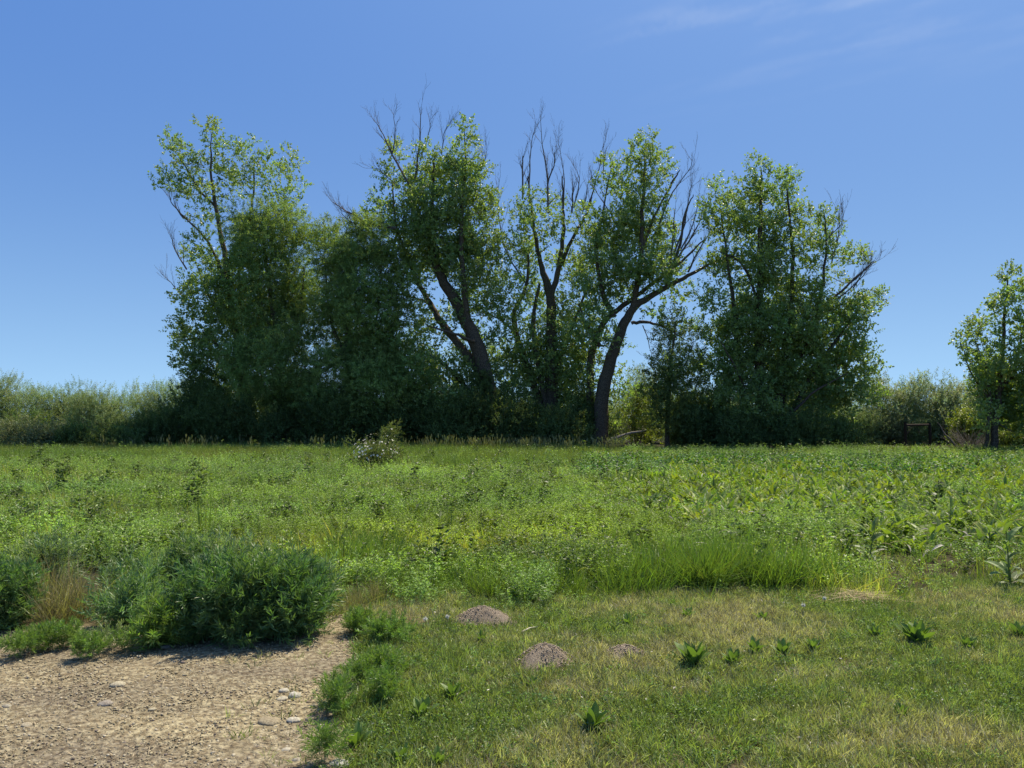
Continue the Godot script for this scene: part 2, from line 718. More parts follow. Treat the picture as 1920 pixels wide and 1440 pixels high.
func make_ground() -> void:
	var xs := spaced(-1500, 1500, -16, 16, 0.3)
	var zs := spaced(-2500, 60, -22, 0, 0.3)
	var s := Shape.new()
	for j in zs.size():
		for i in xs.size():
			var x := xs[i]
			var z := zs[j]
			s.v.append(Vector3(x, height(x, z), z))
			var e := 0.1
			s.n.append(Vector3(height(x - e, z) - height(x + e, z), 2 * e, height(x, z - e) - height(x, z + e)).normalized())
			var c := Color(0.07, 0.06, 0.035)
			if -z < lawn_edge(x):
				c = Color(0.13, 0.11, 0.065)
			elif -z > 60:
				c = Color(0.10, 0.13, 0.05)
			s.c.append(c)
	for j in zs.size() - 1:
		for i in xs.size() - 1:
			var a := j * xs.size() + i
			var b := a + xs.size()
			s.t.append(a); s.t.append(a + 1); s.t.append(b)
			s.t.append(a + 1); s.t.append(b + 1); s.t.append(b)
	tag(solid("ground", s.mesh(M.soil)), "brown soil of the field under grass and weeds", "", "", "structure")

	# the bare gravel pad: a sheet a few millimetres above the soil
	var g := Shape.new()
	var n := 0.06
	for j in range(int(-6.6 / n), int(1.0 / n)):
		for i in range(int(-7.0 / n), int(0.2 / n)):
			var x := i * n
			var z := j * n
			if not in_gravel(x + n * 0.5, z + n * 0.5):
				continue
			var q := []
			for k in [[0, 0], [1, 0], [0, 1], [1, 1]]:
				var X: float = x + k[0] * n
				var Z: float = z + k[1] * n
				var h := height(X, Z) + 0.012 + fine.get_noise_2d(X * 2.2, Z * 2.2) * 0.009
				q.append(Vector3(X, h, Z))
			var dark := clampf(0.5 + 1.1 * patches.get_noise_2d(x * 9.0 - z * 4.0, z * 22.0), 0.0, 1.0)
			var c := Color(0.25, 0.215, 0.16).lerp(Color(0.395, 0.34, 0.225), dark)
			g.tri(q[0], q[1], q[2], c)
			g.tri(q[1], q[3], q[2], c)
	for k in g.n.size():
		g.n[k] = UPV
	tag(solid("gravel_pad", g.mesh(M.gravel)), "bare dry gravel pad at the edge of the field", "", "", "structure")

	# loose gravel on the pad
	rng.seed = 77
	var sets := [Scatter.new(), Scatter.new(), Scatter.new()]
	for k in 60000:
		var d := rnd(2.6, 6.2)
		var x := rnd(-6.0, 0.0) * clampf(d / 5.0, 0.6, 1.0)
		if not in_gravel(x, -d):
			continue
		var size := 0.0022 + 0.0075 * pow(rng.randf(), 3.5)
		if rng.randf() < 0.02:
			size *= 1.7
		var tone := rnd(0.6, 1.25)
		var c := Color(0.37, 0.32, 0.215) * tone
		if rng.randf() < 0.1:
			c = Color(0.22, 0.18, 0.155) * rnd(0.6, 1.2)
		elif rng.randf() < 0.16:
			c = Color(0.46, 0.41, 0.32) * rnd(0.85, 1.15)
		sets[k % 3].put(Vector3(x, height(x, -d) + 0.012 + size * 0.2, -d), Basis(UPV, rnd(0, TAU)) * Basis(Vector3.RIGHT, rnd(-0.3, 0.3)) * Basis.from_scale(Vector3.ONE * size), c)
	var root := thing("gravel", "loose pebbles and grit lying over the bare pad", "")
	root.set_meta("kind", "stuff")
	for k in 3:
		scattered("pebbles", sets[k], pebble(200 + k, 0.6, 0.2, 4, 6), root)

	# chips of dry stalk on the pad and along its edge
	var chip := Shape.new()
	chip.blade(Vector3(-0.03, 0, 0), Vector3.RIGHT, Vector3.BACK, 0.06, 0.004, 0.0, 2, 1, Color.WHITE, Color.WHITE)
	var chips := Scatter.new()
	for k in 2600:
		var d := rnd(2.8, 6.1)
		var x := rnd(-5.0, -0.4)
		if not in_gravel(x, -d):
			continue
		chips.put(Vector3(x, height(x, -d) + 0.02, -d), Basis(UPV, rnd(0, TAU)) * Basis(Vector3.BACK, rnd(-0.15, 0.15)) * Basis.from_scale(Vector3.ONE * rnd(0.4, 1.4)), Color(0.42, 0.34, 0.22) * rnd(0.35, 1.2))
	scattered("chips_of_straw", chips, chip.mesh(M.dry), root)


func make_lawn() -> void:
	rng.seed = 5
	var root := thing("lawn_grass", "short mown grass, green and straw coloured in patches", "")
	root.set_meta("kind", "stuff")
	var meshes := three(func(): return tuft(15, 0.04, 0.025, 0.065, 0.0052, Color(0.85, 0.85, 0.75), Color(1.05, 1.05, 1.0), M.herb, 0.9, 0.8))
	var tall := three(func(): return tuft(9, 0.03, 0.05, 0.11, 0.0045, Color(0.85, 0.85, 0.8), Color(1.05, 1.05, 1.0), M.herb, 0.9, 0.6))
	var leafy := three(func(): return sprig(6, 0.08, 0.05, 0.013, 0.008, 4, Color(0.18, 0.26, 0.08), M.herb))
	var sets := [Scatter.new(), Scatter.new(), Scatter.new(), Scatter.new(), Scatter.new(), Scatter.new(), Scatter.new(), Scatter.new(), Scatter.new()]
	for k in 76000:
		var d := sqrt(rnd(2.5 * 2.5, 7.8 * 7.8))
		var x := across(rnd(440, 3200), d)
		var z := -d
		if d > lawn_edge(x) + rnd(-0.2, 0.4):
			continue
		if in_gravel(x, z) and (rng.randf() < 0.985):
			continue
		var dry := 0.5 + 0.5 * patches.get_noise_2d(x * 7.0, z * 10.0) + 0.25 * fine.get_noise_2d(x * 2.0, z * 2.0)
		dry = clampf((dry - 0.36) * 2.2 + rnd(-0.4, 0.4) + 0.07 * minf(x, 3.0), 0.0, 1.0)
		var bare := fine.get_noise_2d(x * 1.1 + 40.0, z * 1.1)
		if bare > 0.38 and rng.randf() < 0.5:
			continue
		var c := Color(0.26, 0.335, 0.10).lerp(Color(0.47, 0.42, 0.29), dry) * (0.45 + 1.35 * pow(rng.randf(), 1.3))
		var y := height(x, z)
		var g := k % 3
		if dry < 0.3 and rng.randf() < 0.10:
			sets[6 + g].put(Vector3(x, y, z), upright(0.3, rnd(0.7, 1.3)), tint(0.25))
		elif rng.randf() < 0.2:
			sets[3 + g].put(Vector3(x, y, z), upright(0.3, rnd(0.7, 1.2)), c)
		else:
			sets[g].put(Vector3(x, y, z), upright(0.3, rnd(0.7, 1.3)), c)
	for k in 3:
		scattered("grass_blades", sets[k], meshes[k], root)
		scattered("taller_blades", sets[3 + k], tall[k], root)
		scattered("low_leaves", sets[6 + k], leafy[k], root)


func in_weed_patch(px: float, d: float) -> float:
	# the broad-leaved weeds fill the right of the field; 0 outside, 1 well inside
	var left := 1130.0 + 60.0 * sin(d * 0.7)
	if d < 10.5:
		left = 1470.0 + (10.5 - d) * 40.0
	return clampf((px - left) / 120.0, 0.0, 1.0) * clampf((28.5 - d) / 2.0, 0.0, 1.0)


func make_field() -> void:
	# the low leafy cover of the field
	rng.seed = 9
	var root := thing("clover_cover", "low leafy green cover of clover and small weeds across the field", "")
	root.set_meta("kind", "stuff")
	var meshes := three(func(): return sprig(9, 0.24, 0.22, 0.026, 0.013, 8, Color(0.225, 0.335, 0.12), M.herb))
	meshes.append_array(three(func(): return sprig(8, 0.2, 0.3, 0.034, 0.0075, 9, Color(0.20, 0.31, 0.125), M.herb)))
	meshes.append_array(three(func(): return tuft(22, 0.12, 0.14, 0.36, 0.0075, Color(0.17, 0.23, 0.07), Color(0.25, 0.31, 0.11), M.herb, 0.9, 0.6)))
	meshes.append_array(three(func(): return sprig(4, 0.08, 0.42, 0.05, 0.02, 9, Color(0.15, 0.22, 0.08), M.herb)))
	var sets := []
	for k in 12:
		sets.append(Scatter.new())
	for k in 66000:
		var d := 0.0
		if k % 2 == 0:
			d = sqrt(rnd(36.0, 256.0))
		else:
			d = sqrt(rnd(256.0, 1296.0))
		var px := rnd(-700, 2660)
		var x := across(px, d)
		if (d < lawn_edge(x) - rnd(0.0, 0.9) * rng.randf() and px > -60) or in_gravel(x, -d):
			continue
		if d < 8.0 and px < 640 and px > -60:
			continue
		if in_weed_patch(px, d) > 0.5 and rng.randf() < 0.8:
			continue
		var yellow := patches.get_noise_2d(x * 1.6, d * 3.0 + 30.0)
		var dark := fine.get_noise_2d(x * 0.35, d * 0.6)
		var band := exp(-pow((d - 10.2 - 0.12 * x) / 1.3, 2.0)) * clampf(1.0 - absf(px - 800.0) / 520.0, 0.0, 1.0)
		var w := clampf(0.15 + yellow * 0.5 + band * 0.9, -0.3, 1.0)
		var c := Color(0.90, 1.0, 1.05).lerp(Color(1.5, 1.25, 0.65), clampf(w + 0.35, 0, 1)) * (1.0 + dark * 0.5) * rnd(0.7, 1.3)
		var s := rnd(0.6, 1.15) * (1.0 - 0.35 * band)
		if d < lawn_edge(x) and px > -60:
			s *= 0.5
		s *= 1.0 + 0.55 * fine.get_noise_2d(x * 0.55 + 20.0, d * 0.55)
		if d > 16.0:
			s *= 1.25
		if rng.randf() < 0.03:
			s *= 1.5
			c = c * 0.75
		var habit := 0
		var where := fine.get_noise_2d(x * 0.22 + 9.0, d * 0.4) + rnd(-0.3, 0.3)
		if where > 0.16:
			habit = 3
		elif where < -0.30:
			habit = 6
		if rng.randf() < 0.05:
			habit = 9
			c = c * 0.8
		# small hollows where the soil shows
		if fine.get_noise_2d(x * 1.3 + 70.0, d * 1.3) > 0.24 and band < 0.3 and rng.randf() < 0.8:
			continue
		sets[habit + k % 3].put(Vector3(x, height(x, -d) - 0.01, -d), upright(0.4, s), c)
	for k in 12:
		scattered("leaves", sets[k], meshes[k], root)

	# tall grass: the strip before the trees, the fringe of the lawn and the bright stand right of the middle
	rng.seed = 12
	var grass := thing("tall_grass", "tall uncut grass in the strip before the trees and along the lawn", "")
	grass.set_meta("kind", "stuff")
	var long := three(func(): return tuft(26, 0.13, 0.25, 0.52, 0.010, Color(0.8, 0.85, 0.7), Color(1.1, 1.1, 1.0), M.herb, 0.7, 0.4))
	var seeded := three(func(): return seed_grass())
	var near := three(func(): return tuft(20, 0.09, 0.16, 0.50, 0.0095, Color(0.8, 0.85, 0.7), Color(1.1, 1.1, 1.0), M.herb, 0.9, 0.55))
	var a := [Scatter.new(), Scatter.new(), Scatter.new()]
	var b := [Scatter.new(), Scatter.new(), Scatter.new()]
	var e := [Scatter.new(), Scatter.new(), Scatter.new()]
	for k in 20000:
		var d := sqrt(rnd(23.0 * 23.0, 37.5 * 37.5))
		var px := rnd(-650, 2550)
		var x := across(px, d)
		var begin := 27.0 + 3.0 * patches.get_noise_2d(x * 2.0, 5.0) + (4.0 if px > 1100 else 0.0) - (3.0 if px > 800 and px < 1100 else 0.0)
		if d < begin and rng.randf() < 0.97:
			continue
		var c := Color(0.19, 0.27, 0.06) * rnd(0.7, 1.35)
		c = c.lerp(Color(0.23, 0.23, 0.065), clampf(patches.get_noise_2d(x * 2.0, d * 2.0) + 0.15 + (0.3 if px > 1100 else 0.0), 0, 0.8))
		var s := rnd(0.75, 1.25)
		if px > 1120:
			s *= 0.7
		a[k % 3].put(Vector3(x, height(x, -d), -d), upright(0.2, s), c)
	for k in 190:
		var d := rnd(31.5, 35.5)
		var px := rnd(780, 1170) if k % 4 else rnd(150, 780)
		var x := across(px, d)
		b[k % 3].put(Vector3(x, height(x, -d), -d), upright(0.2, rnd(0.8, 1.25)), tint(0.2))
	for k in 3400:
		var px := 0.0
		var d := 0.0
		var s := rnd(0.7, 1.1)
		if k < 560:
			px = 1330 + (rng.randf() + rng.randf() - 1.0) * 260
			d = 7.1 + (rng.randf() * rng.randf()) * 2.0
			s *= 1.1
		elif k < 1250:
			px = rnd(700, 1230)
			d = 7.2 + rnd(-0.35, 0.75)
			s *= 0.75
			if fine.get_noise_2d(px * 0.02, 4.0) < -0.12:
				continue
		elif k < 1520:
			px = rnd(620, 760)
			d = rnd(7.6, 9.3)
			s *= 0.95
		elif k < 1700:
			px = rnd(1450, 2100)
			d = lawn_edge(across(px, 7.0)) + rnd(-0.6, 0.3)
			s *= 0.35
		else:
			px = rnd(-150, 2050)
			d = sqrt(rnd(64.0, 400.0))
			s *= 0.8
		var x := across(px, d)
		if in_gravel(x, -d):
			continue
		if k < 1250 and fine.get_noise_2d(x * 0.9, d * 1.2 + 11.0) < -0.22:
			continue
		if rng.randf() < 0.12:
			d -= rnd(0.0, 0.7)
			s *= 0.5
		var c := Color(0.15, 0.26, 0.045) * rnd(0.7, 1.4)
		c = c.lerp(Color(0.26, 0.28, 0.07), rnd(0.0, 0.5))
		e[k % 3].put(Vector3(x, height(x, -d), -d), upright(0.25, s), c)
	for k in 3:
		scattered("grass_blades", a[k], long[k], grass)
		scattered("seed_heads", b[k], seeded[k], grass)
		scattered("fringe_blades", e[k], near[k], grass)


func seed_grass() -> ArrayMesh:
	var s := Shape.new()
	for k in 7:
		var p := heading() * 0.12 * rng.randf()
		var d := (UPV + heading() * rnd(0.05, 0.28)).normalized()
		var h := rnd(0.5, 0.8)
		var sd := d.cross(heading()).normalized()
		s.blade(p, d, sd, h, 0.008, 0.2, 3, 0, Color(0.12, 0.16, 0.05), Color(0.2, 0.2, 0.09))
		var top := p + d * h * 0.86 - Vector3(0, 0.02, 0)
		for j in 3:
			var q := d.rotated(UPV, j * 2.1)
			s.leaf(top, (d + ball() * 0.08).normalized(), q.cross(d + ball()).normalized(), 0.16, 0.028, 0.004, Color(0.27, 0.27, 0.15) * rnd(0.8, 1.2))
	for k in 8:
		var d := (UPV + heading() * rnd(0.1, 0.4)).normalized()
		s.blade(heading() * 0.1 * rng.randf(), d, d.cross(heading()).normalized(), rnd(0.35, 0.6), 0.011, 0.7, 3, 0, Color(0.09, 0.13, 0.03), Color(0.12, 0.17, 0.04))
	return s.mesh(M.herb)


func make_weeds() -> void:
	# broad-leaved weeds of the right half: the 300 nearest one by one, the rest as one mass
	rng.seed = 21
	var kinds := []
	for k in 8:
		var g := Color(0.13, 0.20, 0.055).lerp(Color(0.30, 0.36, 0.065), rng.randf())
		kinds.append(rosette(rng.randi_range(7, 14), rnd(0.28, 0.46), rnd(0.06, 0.085), rnd(0.7, 2.4), g, M.weed, 0.0, 0.14))
	var spots := []
	for k in 14000:
		var d := sqrt(rnd(81.0, 29.0 * 29.0))
		var px := rnd(1080, 2460)
		var x := across(px, d)
		var p := in_weed_patch(px, d)
		if rng.randf() > p * (0.45 + 0.55 * smoothstep(-0.25, 0.1, patches.get_noise_2d(x * 5.0, d * 5.0))):
			continue
		if d < 11.0 and rng.randf() < 0.5:
			continue
		spots.append([d, Vector3(x, height(x, -d), -d), rnd(0.55, 1.1), rng.randi_range(0, 7), rnd(0, TAU), rnd(-0.35, 0.35)])
	spots.sort_custom(func(p, q): return p[0] < q[0])
	var rest := []
	for k in 8:
		rest.append(Scatter.new())
	for k in spots.size():
		var s = spots[k]
		if k < 290:
			var o := solid("broad_leaved_weed", kinds[s[3]])
			o.position = s[1]
			o.rotation = Vector3(s[5], s[4], s[5] * 0.5)
			o.scale = Vector3.ONE * s[2]
			tag(o, "green weed with long broad upright leaves, in the weed patch right of the field", "weed", "broad-leaved weeds in the right of the field")
		else:
			rest[s[3]].put(s[1], Basis(UPV, s[4]) * Basis(Vector3.RIGHT, s[5]) * Basis.from_scale(Vector3.ONE * s[2]), tint(0.3))
	var root := thing("distant_broad_weeds", "farther broad-leaved weeds growing together at the right back of the field", "", Vector3.ZERO, "broad-leaved weeds in the right of the field")
	root.set_meta("kind", "stuff")
	for k in 8:
		scattered("leaves", rest[k], kinds[k], root)

	# a darker band of low round-leaved plants behind them
	var band := thing("mallow_band", "dark green band of low round-leaved plants before the far grass", "")
	band.set_meta("kind", "stuff")
	var low := three(func(): return sprig(6, 0.3, 0.32, 0.08, 0.062, 3, Color(0.10, 0.185, 0.065), M.weed))
	var sets := [Scatter.new(), Scatter.new(), Scatter.new()]
	for k in 2300:
		var d := rnd(20.0, 30.0)
		var px := rnd(1090, 2100)
		if d < 22.0 + 2.5 * sin(px * 0.01) and rng.randf() < 0.8:
			continue
		if px > 1720 and rng.randf() < 0.6:
			continue
		var x := across(px, d)
		sets[k % 3].put(Vector3(x, height(x, -d), -d), upright(0.3, rnd(0.7, 1.2)), tint(0.25))
	for k in 3:
		scattered("leaves", sets[k], low[k], band)


# ------------------------------------------------------------------ trees
func make_trees() -> void:
	rng.seed = 100
	var poplar := three(func(): return spray(11, 0.36, 0.11, 0.096, Color(0.275, 0.36, 0.125), M.leaf))
	var willow := three(func(): return spray(30, 0.42, 0.09, 0.034, Color(0.275, 0.365, 0.13), M.fine_leaf, 0.7))
	var elm := three(func(): return spray(20, 0.34, 0.08, 0.05, Color(0.17, 0.225, 0.085), M.fine_leaf, 0.9))
	var row := "trees of the row behind the field"

	tree("poplar_tree", "tall poplar at the left end of the row with an airy leafy top", "tree", row, {
		"foot": 470, "depth": 41.8, "leaf": poplar, "many": 2.5, "density": 1.0, "sprays": 12,
		"limbs": [
			[[470, 835, 0.30], [455, 700, 0.25], [432, 560, 0.19], [420, 470, 0.14], [403, 380, 0.10], [396, 320, 0.06], [396, 250, 0.02]],
			[[432, 560, 0.10], [400, 470, 0.07], [360, 420, 0.05], [333, 395, 0.02]],
			[[425, 500, 0.11], [460, 430, 0.08], [473, 380, 0.06], [478, 300, 0.03]],
			[[460, 430, 0.07], [500, 400, 0.05], [545, 372, 0.02]],
			[[405, 390, 0.07], [370, 350, 0.05], [335, 290, 0.02]],
			[[458, 730, 0.15], [400, 640, 0.08], [330, 640, 0.03]],
			[[445, 620, 0.11], [395, 560, 0.08], [370, 500, 0.03]]],
		"lobes": [
			[380, 255, 26, 24, 0.75], [340, 265, 22, 20, 0.7], [412, 270, 30, 22, 0.75], [450, 275, 26, 20, 0.7], [330, 310, 36, 32, 0.5], [385, 315, 48, 34, 0.7],
			[445, 320, 42, 30, 0.6], [310, 345, 24, 20, 0.6], [490, 290, 14, 22, 0.7], [510, 310, 26, 22, 0.6], [545, 300, 12, 20, 0.7], [520, 350, 40, 22, 0.6], [548, 375, 20, 16, 0.6],
			[470, 350, 30, 30, 0.5], [400, 370, 45, 30, 0.55], [345, 370, 26, 22, 0.5], [385, 420, 30, 24, 0.6], [535, 395, 24, 12, 0.6], [365, 455, 16, 24, 0.6],
			[385, 500, 44, 36, 1.0], [440, 520, 55, 40, 1.1], [400, 570, 62, 46, 1.0], [450, 590, 60, 50, 1.0], [370, 620, 46, 34, 1.0], [330, 635, 32, 22, 1.0],
			[440, 660, 75, 44, 1.0], [380, 680, 50, 34, 1.0], [350, 560, 20, 26, 0.8], [430, 720, 70, 40, 1.0], [490, 560, 26, 24, 1.2]],
		"dead": [[[350, 505, 0.05], [330, 470, 0.03], [322, 445, 0.012]], [[345, 560, 0.04], [320, 530, 0.02], [310, 520, 0.01]], [[345, 410, 0.05], [325, 385, 0.03], [318, 370, 0.012]]]})

	tree("willow_tree", "rounded olive-green willow with fine leaves leaning on the tall left poplar", "tree", row, {
		"foot": 530, "depth": 40.4, "leaf": willow, "density": 1.35, "sprays": 22, "reach": 0.55, "lift": 0.2, "many": 2.2, "thick": 1.25,
		"limbs": [
			[[530, 838, 0.26], [528, 720, 0.22], [515, 600, 0.16], [500, 500, 0.10], [490, 420, 0.03]],
			[[528, 700, 0.14], [560, 600, 0.09], [570, 500, 0.03]],
			[[520, 640, 0.10], [480, 560, 0.06], [460, 480, 0.03]]],
		"lobes": [
			[470, 412, 44, 28, 1.0], [520, 420, 50, 28, 1.0], [490, 460, 66, 40, 0.9], [545, 455, 34, 40, 0.6], [575, 440, 18, 24, 0.5], [455, 460, 32, 36, 1.0],
			[510, 520, 56, 46, 1.0], [550, 540, 46, 56, 0.9], [500, 600, 60, 56, 1.0], [560, 620, 44, 54, 0.8], [510, 690, 76, 60, 1.0], [540, 760, 66, 50, 1.0]]})

	tree("willow_tree", "broad dark willow with a round top, left of the big leaning trunks", "tree", row, {
		"foot": 660, "depth": 39.8, "leaf": willow, "density": 1.35, "sprays": 22, "reach": 0.55, "lift": 0.1, "many": 2.2, "thick": 1.65,
		"limbs": [
			[[660, 838, 0.24], [655, 720, 0.2], [650, 600, 0.14], [655, 500, 0.08], [655, 440, 0.03]],
			[[656, 720, 0.13], [700, 620, 0.09], [715, 500, 0.03]],
			[[655, 680, 0.10], [620, 600, 0.07], [610, 500, 0.03]]],
		"lobes": [
			[640, 445, 44, 28, 1.0], [680, 445, 44, 26, 1.0], [625, 485, 36, 40, 1.0], [665, 495, 50, 40, 0.9], [715, 480, 34, 36, 1.0], [620, 560, 42, 50, 1.0], [670, 570, 50, 50, 0.9], [720, 560, 40, 50, 0.9],
			[640, 640, 50, 50, 0.9], [700, 650, 54, 50, 1.0], [620, 720, 54, 50, 1.0], [700, 730, 64, 50, 1.1], [750, 690, 36, 50, 0.8]]})

	tree("poplar_tree", "big poplar leaning left on two thick trunks, bare twigs above its crown", "tree", row, {
		"foot": 918, "depth": 40.8, "leaf": poplar, "density": 1.15, "sprays": 13,
		"limbs": [
			[[918, 838, 0.58], [912, 715, 0.45, 0.0], [888, 635, 0.38], [852, 560, 0.31], [822, 510, 0.24], [808, 430, 0.16], [812, 340, 0.08], [815, 290, 0.03]],
			[[908, 708, 0.28, 0.3], [868, 655, 0.24, 0.6], [828, 605, 0.20, 0.8], [800, 560, 0.16, 1.0], [770, 500, 0.11, 1.0], [742, 420, 0.06], [735, 340, 0.03]],
			[[880, 618, 0.20], [868, 520, 0.15, -0.6], [866, 400, 0.10, -0.8], [872, 300, 0.05], [872, 240, 0.015]],
			[[800, 566, 0.08, 0.9], [770, 556, 0.06], [728, 546, 0.02]],
			[[918, 790, 0.2, 0.2], [880, 735, 0.15, 0.5], [840, 690, 0.11], [812, 668, 0.08], [770, 655, 0.03]],
			[[822, 510, 0.12], [860, 470, 0.09, 1.0], [905, 430, 0.03, 1.0]],
			[[888, 640, 0.10, -0.5], [850, 625, 0.07, -1.5], [800, 610, 0.03, -2.0]]],
		"lobes": [
			[872, 250, 9, 22, 1.2], [868, 285, 20, 22, 1.2], [845, 300, 30, 20, 1.1], [884, 310, 26, 26, 1.0], [800, 290, 22, 16, 1.1], [740, 290, 12, 20, 0.9], [735, 335, 22, 26, 0.7],
			[800, 330, 36, 30, 1.1], [850, 345, 46, 34, 1.2], [900, 360, 24, 26, 1.0], [770, 365, 36, 30, 1.0], [725, 380, 26, 20, 0.7], [700, 400, 16, 12, 0.8], [820, 390, 56, 36, 1.2], [885, 400, 40, 36, 1.2],
			[920, 380, 14, 28, 1.1], [760, 420, 46, 34, 1.1], [830, 440, 60, 40, 1.2], [900, 450, 36, 40, 1.1], [750, 480, 44, 34, 1.0], [810, 490, 50, 34, 1.1], [870, 500, 46, 40, 1.1], [930, 480, 20, 30, 0.8],
			[765, 530, 36, 30, 0.9], [880, 560, 40, 40, 0.9], [925, 550, 30, 40, 0.8], [735, 510, 30, 30, 0.8], [760, 590, 36, 36, 0.8], [790, 640, 44, 34, 0.8], [860, 590, 26, 26, 0.6], [830, 700, 50, 34, 0.8], [905, 640, 30, 40, 0.7, 1.5], [770, 690, 50, 40, 0.9], [880, 740, 50, 40, 1.0, 1.0], [930, 720, 30, 40, 1.0, 1.2], [740, 640, 40, 40, 0.8], [820, 760, 60, 40, 1.0], [905, 690, 34, 34, 0.8, 1.4], [870, 640, 26, 30, 0.6, 1.4], [840, 600, 24, 24, 0.5, 1.6]],
		"dead": [
			[[770, 350, 0.07], [735, 290, 0.05], [712, 240, 0.02], [700, 225, 0.01]], [[735, 290, 0.04], [740, 250, 0.025], [738, 215, 0.01]],
			[[778, 335, 0.06], [786, 270, 0.045], [790, 200, 0.01]], [[790, 290, 0.04], [805, 250, 0.02], [806, 225, 0.01]], [[828, 290, 0.03], [832, 255, 0.018], [838, 240, 0.01]],
			[[890, 330, 0.03], [910, 300, 0.018], [905, 285, 0.01]],
			[[742, 428, 0.09, -1.0], [690, 418, 0.06, -1.5], [660, 402, 0.045, -1.5], [622, 378, 0.015, -1.5]], [[700, 425, 0.05, -1.5], [660, 418, 0.03, -1.8], [640, 400, 0.015, -2.0]],
			[[740, 345, 0.03], [712, 318, 0.02], [700, 318, 0.01]]]})

	tree("poplar_tree", "sparse poplar in the middle with several bare dead tops sticking up", "tree", row, {
		"foot": 1032, "depth": 42.3, "leaf": poplar, "density": 0.85, "sprays": 11, "bark": Color(0.21, 0.185, 0.14),
		"limbs": [
			[[1032, 835, 0.42], [1034, 720, 0.36], [1034, 600, 0.29], [1030, 545, 0.24], [1012, 490, 0.13], [1004, 440, 0.10], [995, 385, 0.06], [990, 330, 0.03]],
			[[1032, 560, 0.18], [1048, 500, 0.14], [1056, 440, 0.11], [1056, 380, 0.06], [1054, 330, 0.03]],
			[[1046, 510, 0.13], [1072, 450, 0.10], [1100, 400, 0.06], [1110, 370, 0.03]],
			[[1028, 800, 0.26, 0.2], [1000, 720, 0.22, 0.5], [975, 650, 0.18, 0.6], [963, 590, 0.15, 0.6], [985, 540, 0.10], [992, 470, 0.05]],
			[[972, 630, 0.08], [945, 605, 0.06], [922, 590, 0.02]],
			[[1032, 790, 0.2], [1010, 690, 0.15], [1000, 600, 0.12], [1012, 530, 0.07]],
			[[1036, 760, 0.16], [1050, 680, 0.12], [1078, 600, 0.09], [1110, 520, 0.04]]],
		"lobes": [
			[978, 378, 24, 22, 1.0], [1032, 380, 24, 20, 1.0], [975, 420, 36, 28, 0.8], [1025, 425, 36, 30, 0.7], [1095, 410, 30, 24, 0.9], [1070, 440, 28, 24, 0.6], [960, 455, 26, 26, 0.7], [1005, 470, 40, 30, 0.6],
			[1105, 450, 30, 34, 0.8], [965, 505, 40, 34, 0.7], [1060, 500, 36, 34, 0.5], [1110, 510, 34, 36, 0.8], [1000, 540, 40, 34, 0.6], [950, 560, 34, 34, 0.7], [1080, 560, 40, 36, 0.6], [1020, 600, 44, 34, 0.7],
			[970, 620, 36, 34, 0.7], [1070, 630, 44, 36, 0.9], [1010, 660, 50, 34, 1.1], [1050, 690, 50, 40, 1.2], [985, 720, 46, 40, 1.0], [1070, 750, 44, 46, 1.2, 1.2], [1020, 760, 50, 44, 1.2, 1.2], [960, 690, 44, 40, 1.0, 0.8], [1040, 650, 46, 36, 1.1, 1.0], [940, 780, 50, 34, 1.0, 1.0], [1000, 640, 30, 30, 0.8, 1.0], [1035, 580, 34, 34, 0.7, 1.2], [1025, 700, 30, 40, 0.8, 1.4], [985, 560, 30, 30, 0.6, 1.0], [932, 510, 26, 34, 0.8], [925, 600, 30, 34, 0.8], [1108, 585, 34, 34, 0.9], [1060, 690, 30, 34, 0.9, 1.2], [950, 450, 24, 26, 0.6], [1085, 500, 30, 34, 0.7]],
		"dead": [
			[[980, 370, 0.06], [980, 320, 0.045], [981, 292, 0.03]], [[994, 385, 0.06], [992, 320, 0.04], [997, 265, 0.02], [1004, 238, 0.01]], [[1028, 400, 0.07], [1027, 340, 0.05], [1017, 270, 0.025], [1014, 215, 0.01]],
			[[1027, 345, 0.05], [1038, 310, 0.035], [1040, 285, 0.02]], [[1055, 400, 0.05], [1058, 340, 0.03], [1050, 285, 0.012], [1048, 265, 0.008]], [[1072, 400, 0.06], [1073, 370, 0.05], [1075, 352, 0.03]],
			[[1076, 390, 0.045], [1086, 345, 0.03], [1082, 320, 0.012]], [[985, 530, 0.05], [945, 460, 0.04], [934, 380, 0.02], [938, 330, 0.008]], [[1100, 395, 0.05], [1118, 335, 0.03], [1132, 270, 0.01]], [[1092, 400, 0.04], [1102, 350, 0.02], [1110, 330, 0.01]]]})

